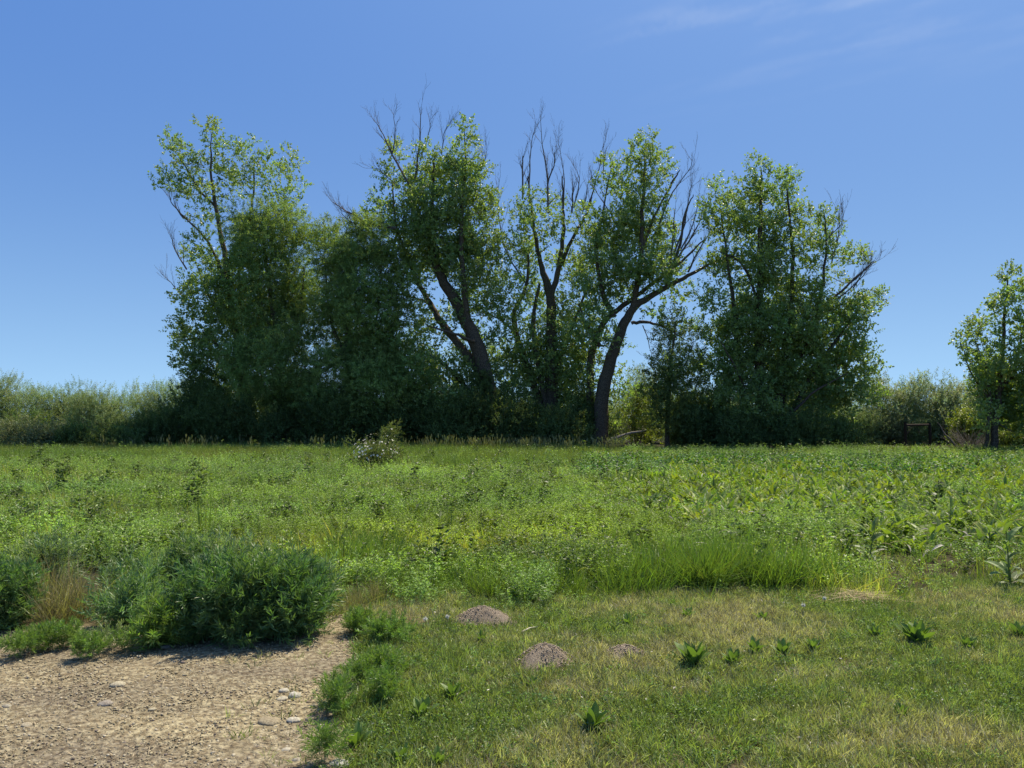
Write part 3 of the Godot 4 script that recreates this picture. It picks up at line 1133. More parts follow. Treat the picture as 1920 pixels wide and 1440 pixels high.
	tree("poplar_tree", "poplar leaning right on a thick forked trunk, long bare branches on its right", "tree", row, {
		"foot": 1118, "depth": 40.3, "leaf": poplar, "density": 1.05, "sprays": 12,
		"limbs": [
			[[1122, 838, 0.44], [1130, 740, 0.36], [1146, 670, 0.31], [1168, 612, 0.26], [1192, 574, 0.20], [1238, 545, 0.14], [1290, 518, 0.10], [1345, 488, 0.06], [1400, 478, 0.02]],
			[[1108, 838, 0.24, 0.5], [1106, 720, 0.21, 0.6], [1112, 650, 0.19, 0.6], [1138, 598, 0.16, 0.5], [1190, 556, 0.12, 0.3], [1260, 505, 0.08], [1320, 450, 0.03]],
			[[1186, 585, 0.18], [1200, 490, 0.15], [1204, 400, 0.10], [1208, 320, 0.06], [1210, 262, 0.02]],
			[[1150, 595, 0.18], [1128, 540, 0.13], [1118, 460, 0.09], [1134, 380, 0.05], [1146, 310, 0.02]],
			[[1200, 480, 0.09], [1225, 410, 0.07], [1262, 340, 0.05], [1275, 318, 0.02]],
			[[1250, 538, 0.12], [1272, 470, 0.08], [1285, 400, 0.05], [1300, 365, 0.02]],
			[[1184, 606, 0.10], [1212, 604, 0.08], [1245, 614, 0.055], [1290, 640, 0.02]],
			[[1125, 650, 0.12], [1100, 610, 0.09], [1085, 570, 0.04]]],
		"lobes": [
			[1212, 270, 14, 16, 1.2], [1195, 290, 22, 20, 1.0], [1228, 292, 20, 20, 1.0], [1178, 305, 18, 18, 0.9], [1210, 320, 30, 22, 0.8], [1240, 325, 16, 20, 0.8], [1145, 315, 20, 22, 1.0], [1138, 345, 22, 24, 0.8], [1165, 350, 26, 22, 0.9],
			[1225, 360, 30, 24, 0.8], [1190, 375, 40, 30, 1.1], [1210, 410, 46, 34, 1.1], [1150, 410, 36, 36, 0.9], [1170, 450, 46, 36, 1.1], [1225, 450, 36, 36, 1.0], [1130, 470, 36, 40, 1.0], [1190, 500, 50, 36, 1.1],
			[1150, 530, 46, 36, 1.0], [1225, 510, 34, 34, 0.9], [1255, 480, 20, 24, 0.6], [1110, 560, 34, 36, 0.9], [1170, 560, 30, 24, 0.8], [1265, 560, 30, 24, 0.5], [1310, 540, 26, 24, 0.5], [1330, 500, 26, 24, 0.5], [1275, 520, 26, 20, 0.6],
			[1090, 620, 30, 36, 1.0], [1290, 600, 26, 24, 0.5], [1095, 690, 30, 40, 1.0, 1.0], [1240, 590, 30, 20, 0.4], [1085, 740, 30, 40, 1.0, 1.0], [1175, 720, 20, 30, 0.5, 1.5], [1120, 620, 34, 30, 0.9], [1165, 650, 26, 26, 0.7, 1.0], [1135, 700, 24, 36, 0.8, 1.3], [1150, 770, 30, 34, 0.7, 1.3]],
		"dead": [
			[[1236, 420, 0.05], [1262, 360, 0.035], [1290, 320, 0.02], [1300, 297, 0.008]], [[1262, 480, 0.06], [1284, 420, 0.04], [1292, 370, 0.02], [1296, 345, 0.008]], [[1275, 470, 0.05], [1300, 420, 0.03], [1310, 370, 0.01]],
			[[1245, 530, 0.09], [1280, 470, 0.06], [1310, 420, 0.03], [1318, 390, 0.012]], [[1290, 510, 0.06], [1310, 470, 0.04], [1335, 430, 0.015]], [[1258, 500, 0.06], [1262, 440, 0.04], [1266, 390, 0.015]],
			[[1175, 470, 0.05], [1145, 400, 0.03], [1112, 350, 0.012]], [[1131, 340, 0.035], [1132, 300, 0.02], [1131, 268, 0.008]], [[1205, 610, 0.03], [1215, 640, 0.02], [1222, 670, 0.008]]]})

	tree("poplar_tree", "wide many-stemmed poplar at the right end of the row, dark skirt to the ground", "tree", row, {
		"foot": 1428, "depth": 39.8, "leaf": poplar, "density": 1.1, "sprays": 13, "bark": Color(0.18, 0.155, 0.13),
		"limbs": [
			[[1428, 838, 0.30], [1424, 700, 0.26], [1425, 560, 0.20], [1425, 450, 0.13], [1426, 370, 0.07], [1427, 315, 0.02]],
			[[1455, 838, 0.25], [1468, 720, 0.20], [1478, 600, 0.15], [1486, 480, 0.09], [1475, 350, 0.03]],
			[[1395, 838, 0.22], [1392, 740, 0.18], [1382, 620, 0.13], [1366, 500, 0.08], [1352, 400, 0.03]],
			[[1450, 760, 0.18], [1495, 680, 0.14], [1530, 600, 0.10], [1548, 480, 0.06], [1545, 400, 0.02]],
			[[1480, 780, 0.14], [1530, 690, 0.11], [1580, 620, 0.07], [1615, 570, 0.03]],
			[[1500, 640, 0.10], [1550, 570, 0.08], [1595, 530, 0.05], [1640, 488, 0.015]],
			[[1412, 800, 0.09, -0.5], [1385, 700, 0.06, -1.0], [1350, 640, 0.02, -1.2]],
			[[1460, 800, 0.09, -0.5], [1520, 740, 0.06, -1.0], [1590, 700, 0.02, -1.2]],
			[[1425, 580, 0.09], [1395, 500, 0.06], [1345, 470, 0.02]]],
		"lobes": [
			[1426, 318, 14, 14, 1.2], [1426, 345, 24, 24, 1.0], [1472, 325, 12, 18, 1.2], [1470, 355, 22, 26, 1.0], [1400, 365, 26, 22, 0.9], [1360, 360, 28, 18, 1.0], [1345, 385, 26, 22, 0.9], [1385, 395, 40, 28, 0.9], [1440, 395, 40, 34, 1.0],
			[1486, 395, 24, 30, 1.0], [1332, 410, 18, 22, 0.8], [1360, 430, 36, 28, 0.8], [1420, 445, 50, 36, 0.9], [1480, 450, 36, 36, 1.0], [1540, 405, 18, 22, 1.1], [1540, 435, 28, 26, 1.0], [1555, 470, 24, 20, 0.7], [1345, 470, 30, 28, 0.7],
			[1400, 500, 50, 36, 0.9], [1460, 505, 46, 36, 1.0], [1515, 490, 26, 34, 0.8], [1590, 470, 16, 14, 0.9], [1600, 490, 14, 12, 0.8], [1550, 520, 28, 24, 0.6], [1430, 560, 66, 40, 1.1], [1500, 560, 46, 40, 1.1],
			[1360, 560, 36, 36, 0.7], [1612, 560, 16, 26, 1.1], [1590, 590, 36, 28, 1.2], [1635, 570, 18, 18, 1.0], [1545, 600, 46, 34, 1.1], [1620, 620, 28, 24, 1.1], [1470, 620, 70, 44, 1.2], [1400, 630, 56, 44, 1.1], [1350, 630, 36, 40, 1.0],
			[1560, 650, 60, 34, 1.2], [1610, 660, 36, 22, 1.0], [1480, 690, 80, 44, 1.2], [1400, 700, 66, 44, 1.2], [1570, 700, 60, 34, 1.1], [1640, 700, 14, 26, 0.9], [1345, 700, 34, 40, 1.0], [1500, 750, 76, 40, 1.2], [1390, 765, 60, 40, 1.2], [1590, 740, 50, 28, 1.0], [1630, 735, 18, 14, 0.8], [1560, 785, 50, 26, 0.9]],
		"dead": [
			[[1560, 490, 0.04], [1572, 440, 0.025], [1574, 390, 0.008]], [[1595, 530, 0.05], [1620, 505, 0.03], [1648, 488, 0.008]], [[1600, 540, 0.04], [1615, 515, 0.025], [1618, 490, 0.008]], [[1570, 560, 0.05], [1605, 530, 0.03], [1636, 495, 0.01]], [[1550, 450, 0.03], [1576, 420, 0.02], [1580, 400, 0.008]]]})

	tree("young_elm_tree", "slim young tree under the arching branch between the two right-hand poplars", "tree", row, {
		"foot": 1256, "depth": 39.3, "leaf": elm, "density": 1.7, "sprays": 14, "reach": 0.46,
		"limbs": [[[1252, 838, 0.13], [1252, 760, 0.11], [1258, 680, 0.08], [1268, 600, 0.03]], [[1254, 740, 0.06], [1285, 680, 0.04], [1300, 640, 0.02]]],
		"lobes": [
			[1268, 600, 14, 20, 0.9], [1262, 635, 26, 26, 1.0], [1240, 650, 22, 24, 1.0], [1290, 650, 24, 26, 0.9], [1258, 690, 36, 30, 1.1], [1300, 690, 26, 30, 0.9], [1250, 735, 36, 30, 1.1], [1290, 740, 30, 30, 1.0], [1262, 780, 40, 24, 0.9], [1315, 620, 18, 26, 0.7], [1235, 770, 26, 30, 0.9], [1290, 790, 36, 26, 1.0], [1240, 700, 28, 30, 0.9]]})

	tree("young_poplar_tree", "small slender poplar with two thin trunks at the right edge", "tree", "", {
		"foot": 1862, "depth": 35.0, "leaf": poplar, "density": 1.7, "sprays": 11, "reach": 0.3, "many": 3.4, "bark": Color(0.17, 0.145, 0.12),
		"limbs": [
			[[1860, 852, 0.17], [1870, 770, 0.14], [1878, 680, 0.10], [1884, 590, 0.06], [1888, 520, 0.02]],
			[[1846, 852, 0.09], [1856, 770, 0.08], [1850, 690, 0.05], [1828, 640, 0.02]],
			[[1872, 740, 0.08], [1905, 680, 0.06], [1920, 600, 0.03]],
			[[1856, 750, 0.05], [1822, 700, 0.035], [1800, 640, 0.015]],
			[[1874, 720, 0.06], [1930, 690, 0.05], [1975, 640, 0.02]]],
		"lobes": [
			[1862, 690, 26, 34, 1.0], [1855, 735, 24, 30, 1.0, 0.5], [1872, 780, 32, 28, 1.0, 0.6], [1905, 730, 34, 34, 1.0, 0.6],
			[1898, 525, 10, 20, 1.0], [1894, 560, 18, 22, 0.9], [1920, 545, 12, 24, 0.9], [1870, 580, 14, 20, 0.9], [1900, 600, 26, 26, 0.8], [1935, 590, 21, 36, 0.9], [1809, 640, 5, 16, 1.4], [1830, 612, 6, 16, 1.3], [1846, 630, 12, 20, 0.8],
			[1828, 675, 10, 18, 1.0], [1855, 670, 25, 28, 1.0], [1900, 650, 30, 30, 1.0], [1945, 650, 32, 34, 1.0], [1842, 705, 14, 22, 1.0], [1880, 710, 35, 32, 1.2], [1935, 710, 35, 36, 1.1], [1856, 745, 19, 24, 1.1], [1900, 760, 35, 30, 1.2], [1955, 760, 35, 34, 1.1], [1985, 690, 30, 40, 1.0], [1910, 795, 32, 22, 1.2], [1852, 785, 12, 18, 0.8]]})


func make_scrub() -> void:
	rng.seed = 300
	var olive := three(func(): return spray(22, 0.42, 0.085, 0.026, Color(0.265, 0.345, 0.14), M.pale_leaf, 0.75))
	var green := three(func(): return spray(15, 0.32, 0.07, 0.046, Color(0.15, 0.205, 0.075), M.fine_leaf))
	var lime := three(func(): return spray(14, 0.32, 0.08, 0.055, Color(0.24, 0.28, 0.06), M.leaf))
	var bramble := three(func(): return spray(14, 0.3, 0.055, 0.042, Color(0.20, 0.235, 0.11), M.pale_leaf))
	var round_pale := three(func(): return spray(17, 0.34, 0.085, 0.05, Color(0.31, 0.37, 0.18), M.pale_leaf))
	var depth := 50.0

	# the pale hedge behind everything, bush by bush
	var names := [
		"pale grey-green bush of the far hedge, beyond the left edge", "pale grey-green bush of the far hedge at the left edge", "tall pale grey-green bush with feathery tips, second of the left hedge",
		"grey-green bush with brown lower twigs in the left hedge", "high feathery bush in the middle of the left hedge", "pale bush right of the middle of the left hedge", "pale bush of the left hedge next to the tall poplar",
		"grey-green bush half behind the tall left poplar", "grey-green bush behind the fine-leaved willow", "grey-green bush seen between the two willows", "grey-green bush behind the broad dark willow", "pale bush behind the big leaning trunks",
		"pale bush behind the forked trunk pair in the middle", "grey-green bush behind the sparse middle poplar", "pale bush seen past the right-leaning trunk", "pale sunlit bush seen under the arching branch", "grey-green bush behind the slim young tree",
		"grey-green bush behind the many-stemmed poplar", "grey-green bush just left of the many-stemmed poplar's dark skirt", "pale bush directly right of the many-stemmed poplar", "tall pale rounded bush left behind the fence brace", "broad pale bush right behind the fence brace",
		"pale bush left behind the slender right-edge poplar", "pale bush at the right edge behind the slender poplar", "pale bush of the far hedge beyond the right edge"]
	for k in names.size():
		var px := -170.0 + k * 92.0
		var d := depth + rnd(-1.5, 1.5)
		var top := 716.0 + rnd(-9, 12)
		if k > 18:
			top = 706.0 + rnd(-6, 8)
		elif k > 8 and k < 18:
			top = 745.0 + rnd(-15, 15)
		if k == 15:
			top = 690.0
		var p := at(px, 800, d)
		p.y = 0
		var h := at(px, top, d).y
		bush("hedge_bush", names[k], "bush", "bushes of the far hedge", p, 2.4, h, 2.0, {"leaf": olive if k < 18 else round_pale, "clusters": 210, "sprays": 17, "reach": 0.55, "lift": 0.9, "vary": 0.24, "stem": 0.02, "bark": Color(0.17, 0.12, 0.09), "lumps": 14})

	# shrubs in the shade under the row
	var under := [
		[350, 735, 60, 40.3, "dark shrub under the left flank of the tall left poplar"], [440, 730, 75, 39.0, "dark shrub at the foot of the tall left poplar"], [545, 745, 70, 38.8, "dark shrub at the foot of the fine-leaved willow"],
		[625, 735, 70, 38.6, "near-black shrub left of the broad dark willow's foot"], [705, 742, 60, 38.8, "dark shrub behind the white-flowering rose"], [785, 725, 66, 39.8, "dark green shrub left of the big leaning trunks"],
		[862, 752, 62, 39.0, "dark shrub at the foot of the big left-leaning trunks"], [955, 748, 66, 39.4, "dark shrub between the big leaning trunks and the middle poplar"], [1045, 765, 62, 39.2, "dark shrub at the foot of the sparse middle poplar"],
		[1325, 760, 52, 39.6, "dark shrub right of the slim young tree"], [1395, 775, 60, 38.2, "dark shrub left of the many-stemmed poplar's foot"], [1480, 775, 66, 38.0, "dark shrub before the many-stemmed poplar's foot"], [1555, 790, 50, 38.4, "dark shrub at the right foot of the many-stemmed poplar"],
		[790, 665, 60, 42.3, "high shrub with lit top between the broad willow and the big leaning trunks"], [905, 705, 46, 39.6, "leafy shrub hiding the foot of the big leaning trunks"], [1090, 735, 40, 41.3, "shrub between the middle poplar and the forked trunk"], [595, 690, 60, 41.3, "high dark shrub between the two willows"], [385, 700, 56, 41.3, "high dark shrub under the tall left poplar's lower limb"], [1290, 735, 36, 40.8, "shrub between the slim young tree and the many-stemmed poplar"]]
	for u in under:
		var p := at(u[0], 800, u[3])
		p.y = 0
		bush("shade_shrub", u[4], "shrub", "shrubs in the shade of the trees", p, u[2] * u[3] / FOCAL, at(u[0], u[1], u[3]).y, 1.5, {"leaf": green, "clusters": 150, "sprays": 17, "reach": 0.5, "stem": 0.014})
	var y := at(1195, 800, 45.5)
	y.y = 0
	bush("lime_shrub", "sunlit yellow-green shrub seen right of the leaning forked trunk", "shrub", "", y, 1.9, at(1195, 700, 45.5).y, 1.5, {"leaf": lime, "clusters": 75, "sprays": 13, "reach": 0.5, "stem": 0.014})

	# low thicket at the left end and the pale undergrowth at the right
	var low := [
		[20, 792, 60, 37.5, bramble, "bramble thicket with pale leaf tops at the left edge"], [85, 800, 46, 37.0, bramble, "bramble thicket right of the left-edge thicket, a dark hollow in it"],
		[-60, 790, 70, 37.5, bramble, "bramble thicket beyond the left edge"], [60, 772, 60, 41.0, green, "dark shrub behind the left brambles"], [150, 806, 52, 37.0, green, "low dark shrub between the brambles and the dry brush"], [225, 812, 50, 36.5, green, "low dark shrub before the dry brush heap"], [255, 790, 60, 39.0, green, "dark shrub between the dry brush and the tall left poplar"], [310, 775, 50, 39.5, green, "dark shrub touching the tall left poplar's lower leaves"],
		[1565, 785, 34, 46.5, bramble, "low pale shrub right of the dark poplar skirt"], [1610, 770, 40, 47.5, olive, "pale shrub right of the many-stemmed poplar"], [1665, 778, 34, 48.0, bramble, "low pale shrub left of the fence brace"],
		[1720, 770, 36, 48.5, olive, "pale shrub directly behind the fence brace"], [1792, 776, 32, 48.0, lime, "yellow-green shrub right of the fence brace"], [1825, 775, 36, 43.0, lime, "yellow-green shrub left behind the slender right poplar"],
		[1900, 800, 40, 41.0, lime, "yellow-green shrub right behind the slender right poplar"], [1975, 790, 50, 41.0, lime, "yellow-green shrub beyond the right edge"]]
	for u in low:
		var p := at(u[0], 800, u[3])
		p.y = 0
		bush("low_shrub", u[5], "shrub", "low shrubs at the ends of the tree row", p, u[2] * u[3] / FOCAL, at(u[0], u[1], u[3]).y, 1.2, {"leaf": u[4], "clusters": 95, "sprays": 15, "reach": 0.42, "stem": 0.012, "vary": 0.22})

	# the flowering rose
	var where := on_ground(700, 884)
	rng.seed = 311
	var rose := three(func(): return spray(13, 0.22, 0.042, 0.032, Color(0.16, 0.20, 0.075), M.fine_leaf))
	var r := bush("rose_bush", "round wild rose bush full of white blossom at the edge of the grass", "bush", "", where, 0.86, 1.2, 0.8, {"leaf": rose, "clusters": 60, "sprays": 11, "reach": 0.16, "stem": 0.008, "lumps": 8})
	flowers(r, 0.74, 1.12, 120)
	var back := on_ground(728, 868)
	var r2 := bush("rose_bush", "taller thinner rose stems with few blossoms behind the round rose bush", "bush", "", back, 0.42, 1.5, 0.4, {"leaf": rose, "clusters": 34, "sprays": 10, "reach": 0.16, "stem": 0.008, "lumps": 5})
	flowers(r2, 0.35, 1.3, 22)


func flowers(root: Node3D, wide: float, high: float, count: int) -> void:
	var s := Shape.new()
	for k in 5:
		var d := Vector3(cos(k * TAU / 5), 0.35, sin(k * TAU / 5)).normalized()
		s.leaf(Vector3.ZERO, d, d.cross(UPV).normalized(), 0.034, 0.036, 0.003, Color(0.80, 0.77, 0.66))
	s.leaf(Vector3(0, 0.006, 0), Vector3.RIGHT, Vector3.BACK, 0.012, 0.012, 0.0, Color(0.5, 0.4, 0.1))
	var b := Scatter.new()
	for k in count:
		var d := ball().normalized()
		d.y = absf(d.y) * 1.2 - 0.25
		var p := Vector3(d.x * wide, high * (0.5 + d.y * 0.45), d.z * wide) * rnd(0.85, 1.12)
		b.put(p, turned(d + UPV * 0.4 + ball() * 0.5, rnd(0.8, 1.3)), Color.WHITE * rnd(0.85, 1.0))
	scattered("blossoms", b, s.mesh(M.petal), root)


# ------------------------------------------------------------------ the tall weeds by the gravel and small plants
func feathery(length: float, green: Color) -> ArrayMesh:
	var s := Shape.new()
	var bend := heading() * 0.3
	for k in 17:
		var f := k / 16.0
		var p := (UPV + bend * f * f) * length * f
		for j in 2:
			var d := (heading() * (1.1 - f * 0.7) + UPV * (0.5 + f * 0.7)).normalized()
			s.blade(p, d, d.cross(ball()).normalized(), rnd(0.045, 0.085), 0.009, 0.5, 2, 1, green * rnd(0.8, 1.1), green * rnd(0.95, 1.3))
	s.tri(Vector3(-0.003, 0, 0), (UPV + bend) * length, Vector3(0.003, 0, 0), green * 0.9)
	return s.mesh(M.herb)


func make_near_weeds() -> void:
	rng.seed = 500
	var blue := three(func(): return feathery(0.20, Color(0.125, 0.215, 0.075)))
	var bright := three(func(): return feathery(0.16, Color(0.16, 0.25, 0.06)))
	var silver := three(func(): return feathery(0.2, Color(0.20, 0.27, 0.125)))
	var loose := three(func(): return feathery(0.24, Color(0.165, 0.255, 0.105)))
	var big := [
		[400, 1196, 0.26, 0.66, 0.30, blue, 95, "big dark feathery weed in the left half of the clump beside the gravel"], [470, 1200, 0.36, 0.78, 0.34, blue, 130, "tallest dark feathery weed of the clump beside the gravel"],
		[548, 1190, 0.28, 0.66, 0.30, blue, 100, "dark feathery weed at the right end of the clump beside the gravel"], [440, 1165, 0.35, 0.86, 0.3, silver, 100, "silvery feathery weed with pale tips standing highest behind the dark clump"],
		[572, 1150, 0.28, 0.66, 0.28, silver, 80, "silvery feathery weed behind the right end of the dark clump"], [245, 1178, 0.24, 0.38, 0.24, loose, 26, "feathery weed left of the dark clump, over shaded gravel"],
		[260, 1130, 0.32, 0.5, 0.3, loose, 30, "silvery feathery weed behind the gap left of the dark clump"], [15, 1180, 0.24, 0.6, 0.26, blue, 70, "dark feathery weed at the left edge"], [-90, 1180, 0.30, 0.6, 0.3, blue, 80, "dark feathery weed beyond the left edge"],
		[80, 1110, 0.36, 0.62, 0.3, silver, 80, "grey feathery weed behind the dry grass at left"], [310, 1212, 0.13, 0.36, 0.13, bright, 34, "bright green feathery young weed before the dark clump"],
		[345, 1110, 0.28, 0.66, 0.28, loose, 40, "grey feathery weed behind the left half of the dark clump"]]
	for w in big:
		bush("feathery_weed", w[7], "weed", "feathery weeds beside the gravel", on_ground(w[0], w[1]), w[2] * 0.74, w[3] * (0.58 if w[5] == blue or w[5] == loose else 0.52), w[4] * 0.8, {"leaf": w[5], "clusters": int(w[6] * 0.75), "sprays": 8, "reach": 0.09, "lift": 0.9, "stem": 0.004, "bark": Color(0.11, 0.15, 0.06), "size": 0.85, "vary": 0.22, "lumps": 8})
	# small ones on the gravel
	var small := [
		[95, 1222, 0.17, 0.20, bright, 26, "wide low green weed on the gravel at left"], [35, 1236, 0.10, 0.11, bright, 10, "small low weed left before the wide one on the gravel"], [170, 1236, 0.09, 0.16, bright, 13, "round small weed alone on the gravel"],
		[236, 1226, 0.04, 0.13, bright, 5, "tiny upright weed on the gravel right of the round one"], [205, 1222, 0.06, 0.10, silver, 5, "thin pale weed between two small weeds on the gravel"], [618, 1345, 0.07, 0.13, bright, 9, "trailing small weed at the right edge of the gravel"],
		[632, 1322, 0.04, 0.13, bright, 6, "upright small weed just behind the trailing one at the gravel edge"], [712, 1275, 0.11, 0.14, silver, 17, "grey-green cushion weed on the grass border of the gravel"], [664, 1290, 0.06, 0.08, silver, 6, "small grey cushion weed at the border of the gravel"],
		[718, 1318, 0.11, 0.09, silver, 14, "low grey mat weed with a dark hollow below it near the dry grass"], [720, 1205, 0.2, 0.2, bright, 26, "green leafy weed on the corner where gravel meets grass"], [670, 1190, 0.16, 0.17, bright, 20, "green weed just right of the gravel's far corner"],
		[606, 1438, 0.06, 0.10, silver, 7, "dark grassy weed at the bottom edge of the gravel"]]
	for w in small:
		bush("small_weed", w[6], "weed", "small weeds on and around the gravel", on_ground(w[0], w[1]), w[2], w[3] * (0.6 if w[4] == bright else 0.3), w[2], {"leaf": bright if w[0] > 560 else w[4], "clusters": w[5], "sprays": 7, "reach": 0.05, "lift": 0.9, "stem": 0.002, "bark": Color(0.11, 0.15, 0.06), "size": 0.42, "vary": 0.2, "lumps": 4})

	# dry brownish grass between the feathery weeds
	rng.seed = 520
	var dry := three(func(): return tuft(30, 0.09, 0.35, 0.62, 0.005, Color(0.19, 0.17, 0.085), Color(0.25, 0.23, 0.125), M.herb, 0.9, 0.5))
	var spots := [[110, 1172, "brownish dry grass clump between feathery weeds at the left"], [145, 1160, "taller brownish grass clump right of the dry one at left"], [85, 1150, "olive dry grass clump behind the brownish one at left"], [655, 1140, "reddish dry grass clump right of the feathery weeds"], [705, 1128, "reddish dry grass clump behind the straw litter"]]
	for q in spots:
		var p := on_ground(q[0], q[1])
		var root := thing("dry_grass_clump", q[2], "grass clump", p, "dry grass clumps beside the gravel")
		var small_one: bool = q[0] > 600
		for k in 9:
			var o := solid("blades", dry[k % 3], root)
			o.position = heading() * rnd(0, 0.16)
			o.rotation.y = rnd(0, TAU)
			o.scale = Vector3.ONE * rnd(0.7, 1.1) * (0.5 if small_one else 1.0)
	# upright green clumps and shoots in the field
	var shoots := [[540, 1050, 1.0, "dark grass clump with stiff upright blades behind the silvery weed"], [610, 1052, 0.7, "smaller upright grass clump right of the dark one"], [385, 1010, 1.1, "lone pair of tall bright green shoots left in the field"], [842, 1000, 0.8, "lone upright green shoot in the middle of the field"], [640, 1075, 0.8, "upright grass clump beside the yellow bent leaf"], [715, 1085, 0.8, "upright grass clump left of the lawn's fringe"]]
	var stiff := three(func(): return tuft(30, 0.07, 0.26, 0.42, 0.009, Color(0.07, 0.12, 0.03), Color(0.11, 0.17, 0.04), M.herb, 0.4, 0.25))
	var few := three(func(): return tuft(8, 0.07, 0.4, 0.62, 0.03, Color(0.16, 0.22, 0.03), Color(0.15, 0.22, 0.04), M.herb, 0.35, 0.15))
	for k in shoots.size():
		var q = shoots[k]
		var o := solid("upright_grass", few[k % 3] if k == 2 or k == 3 else stiff[k % 3])
		o.position = on_ground(q[0], q[1])
		o.scale = Vector3.ONE * q[2]
		tag(o, q[3], "grass clump", "upright grass clumps in the field")


func make_docks() -> void:
	rng.seed = 600
	var green := leaf_meshes(10, 0.17, 0.062, 0.9, 4.5, Color(0.16, 0.235, 0.065), M.weed, 0.55)
	var spots := [
		[1300, 1252, 1.3, "large leafy dock plant right of the small earth mound"], [1375, 1248, 1.0, "dock plant second from the small earth mound"], [1415, 1228, 1.1, "dock plant with upright bright leaves in the row of docks"], [1468, 1232, 1.2, "dock plant at the right end of the row of docks"],
		[1525, 1222, 0.8, "lone narrow dock plant right of the row of docks"], [1720, 1212, 1.7, "largest leafy dock plant below the straw"], [1640, 1198, 0.7, "small dock plant left of the largest one"], [1815, 1222, 0.9, "pale green dock plant right of the largest one"],
		[1912, 1200, 1.1, "dock plant at the right edge of the lawn"], [1110, 1370, 1.1, "big-leaved dock plant low in the middle of the lawn"], [850, 1310, 0.9, "dark thin-stemmed dock plant in the lawn"], [790, 1350, 0.8, "dark dock seedling left of the thin-stemmed one"],
		[668, 1404, 0.9, "dock plant at the gravel's edge with two bright leaves"], [750, 1432, 0.9, "dock plant at the bottom of the lawn left"], [820, 1438, 0.8, "dock plant at the bottom of the lawn"], [1180, 1172, 0.9, "dock plant at the far edge of the lawn"], [1290, 1160, 0.8, "dock plant before the bright tall grass"],
		[1430, 1165, 0.8, "dock plant below the right end of the bright tall grass"], [1690, 1345, 0.7, "small dock plant low at the right of the lawn"], [1000, 1290, 0.6, "little dock seedling before the larger earth mound"], [905, 1205, 0.7, "dock seedling beside the far earth mound"], [760, 1260, 0.8, "pale dock plant near the grey cushion weed"]]
	for k in spots.size():
		var q = spots[k]
		var root := thing("dock_plant", q[3], "weed", on_ground(q[0], q[1]), "dock plants in the lawn")
		root.rotation.y = rnd(0, TAU)
		set_leaves(root, "leaf", green, rng.randi_range(9, 20) if q[2] < 1.5 else 26, 0.0, 0.02, q[2] * rnd(0.6, 0.9) * (1.0 if q[2] < 1.5 else 0.95))

	# tall mullein-like weeds with stalks and withered grey leaves
	var tall := [[1628, 1068, 0.75, "tall stalked weed with withered silver leaves at its foot"], [1895, 1100, 0.85, "tall stalked weed at the right edge with broad pale leaves"], [1850, 1045, 0.6, "stalked weed with curled grey leaves left of the right-edge one"], [1560, 985, 0.6, "short stalked weed behind the withered silver one"], [1780, 1000, 0.6, "stalked weed farther back near the right edge"], [1700, 945, 0.7, "stalked weed standing among broad leaves far right"], [1590, 930, 0.6, "slim stalked weed among the far broad leaves"]]
	var long_leaves := leaf_meshes(9, 0.36, 0.075, 0.5, 2.6, Color(0.165, 0.225, 0.08), M.weed, 1.3)
	var withered := leaf_meshes(5, 0.3, 0.05, 0.1, 0.7, Color(0.34, 0.32, 0.27), M.dry, 1.5)
	for k in tall.size():
		var q = tall[k]
		var root := thing("stalked_weed", q[3], "weed", on_ground(q[0], q[1]), "stalked weeds in the right of the field")
		root.rotation = Vector3(rnd(-0.16, 0.16), rnd(0, TAU), rnd(-0.16, 0.16))
		root.scale = Vector3.ONE * 0.8
		var stalk := Shape.new()
		stalk.tube(PackedVector3Array([Vector3.ZERO, Vector3(0.01, q[2] * 0.4, 0.01), Vector3(0.03, q[2] * 0.85, 0.0)]), PackedFloat32Array([0.012, 0.009, 0.004]), 6, Color(0.2, 0.25, 0.1))
		solid("stalk", stalk.mesh(M.herb), root)
		set_leaves(root, "leaf", long_leaves, rng.randi_range(14, 20), 0.03, q[2] * 0.8, rnd(0.85, 1.1))
		set_leaves(root, "withered_leaf", withered, rng.randi_range(4, 8), 0.0, 0.05, rnd(0.8, 1.1))


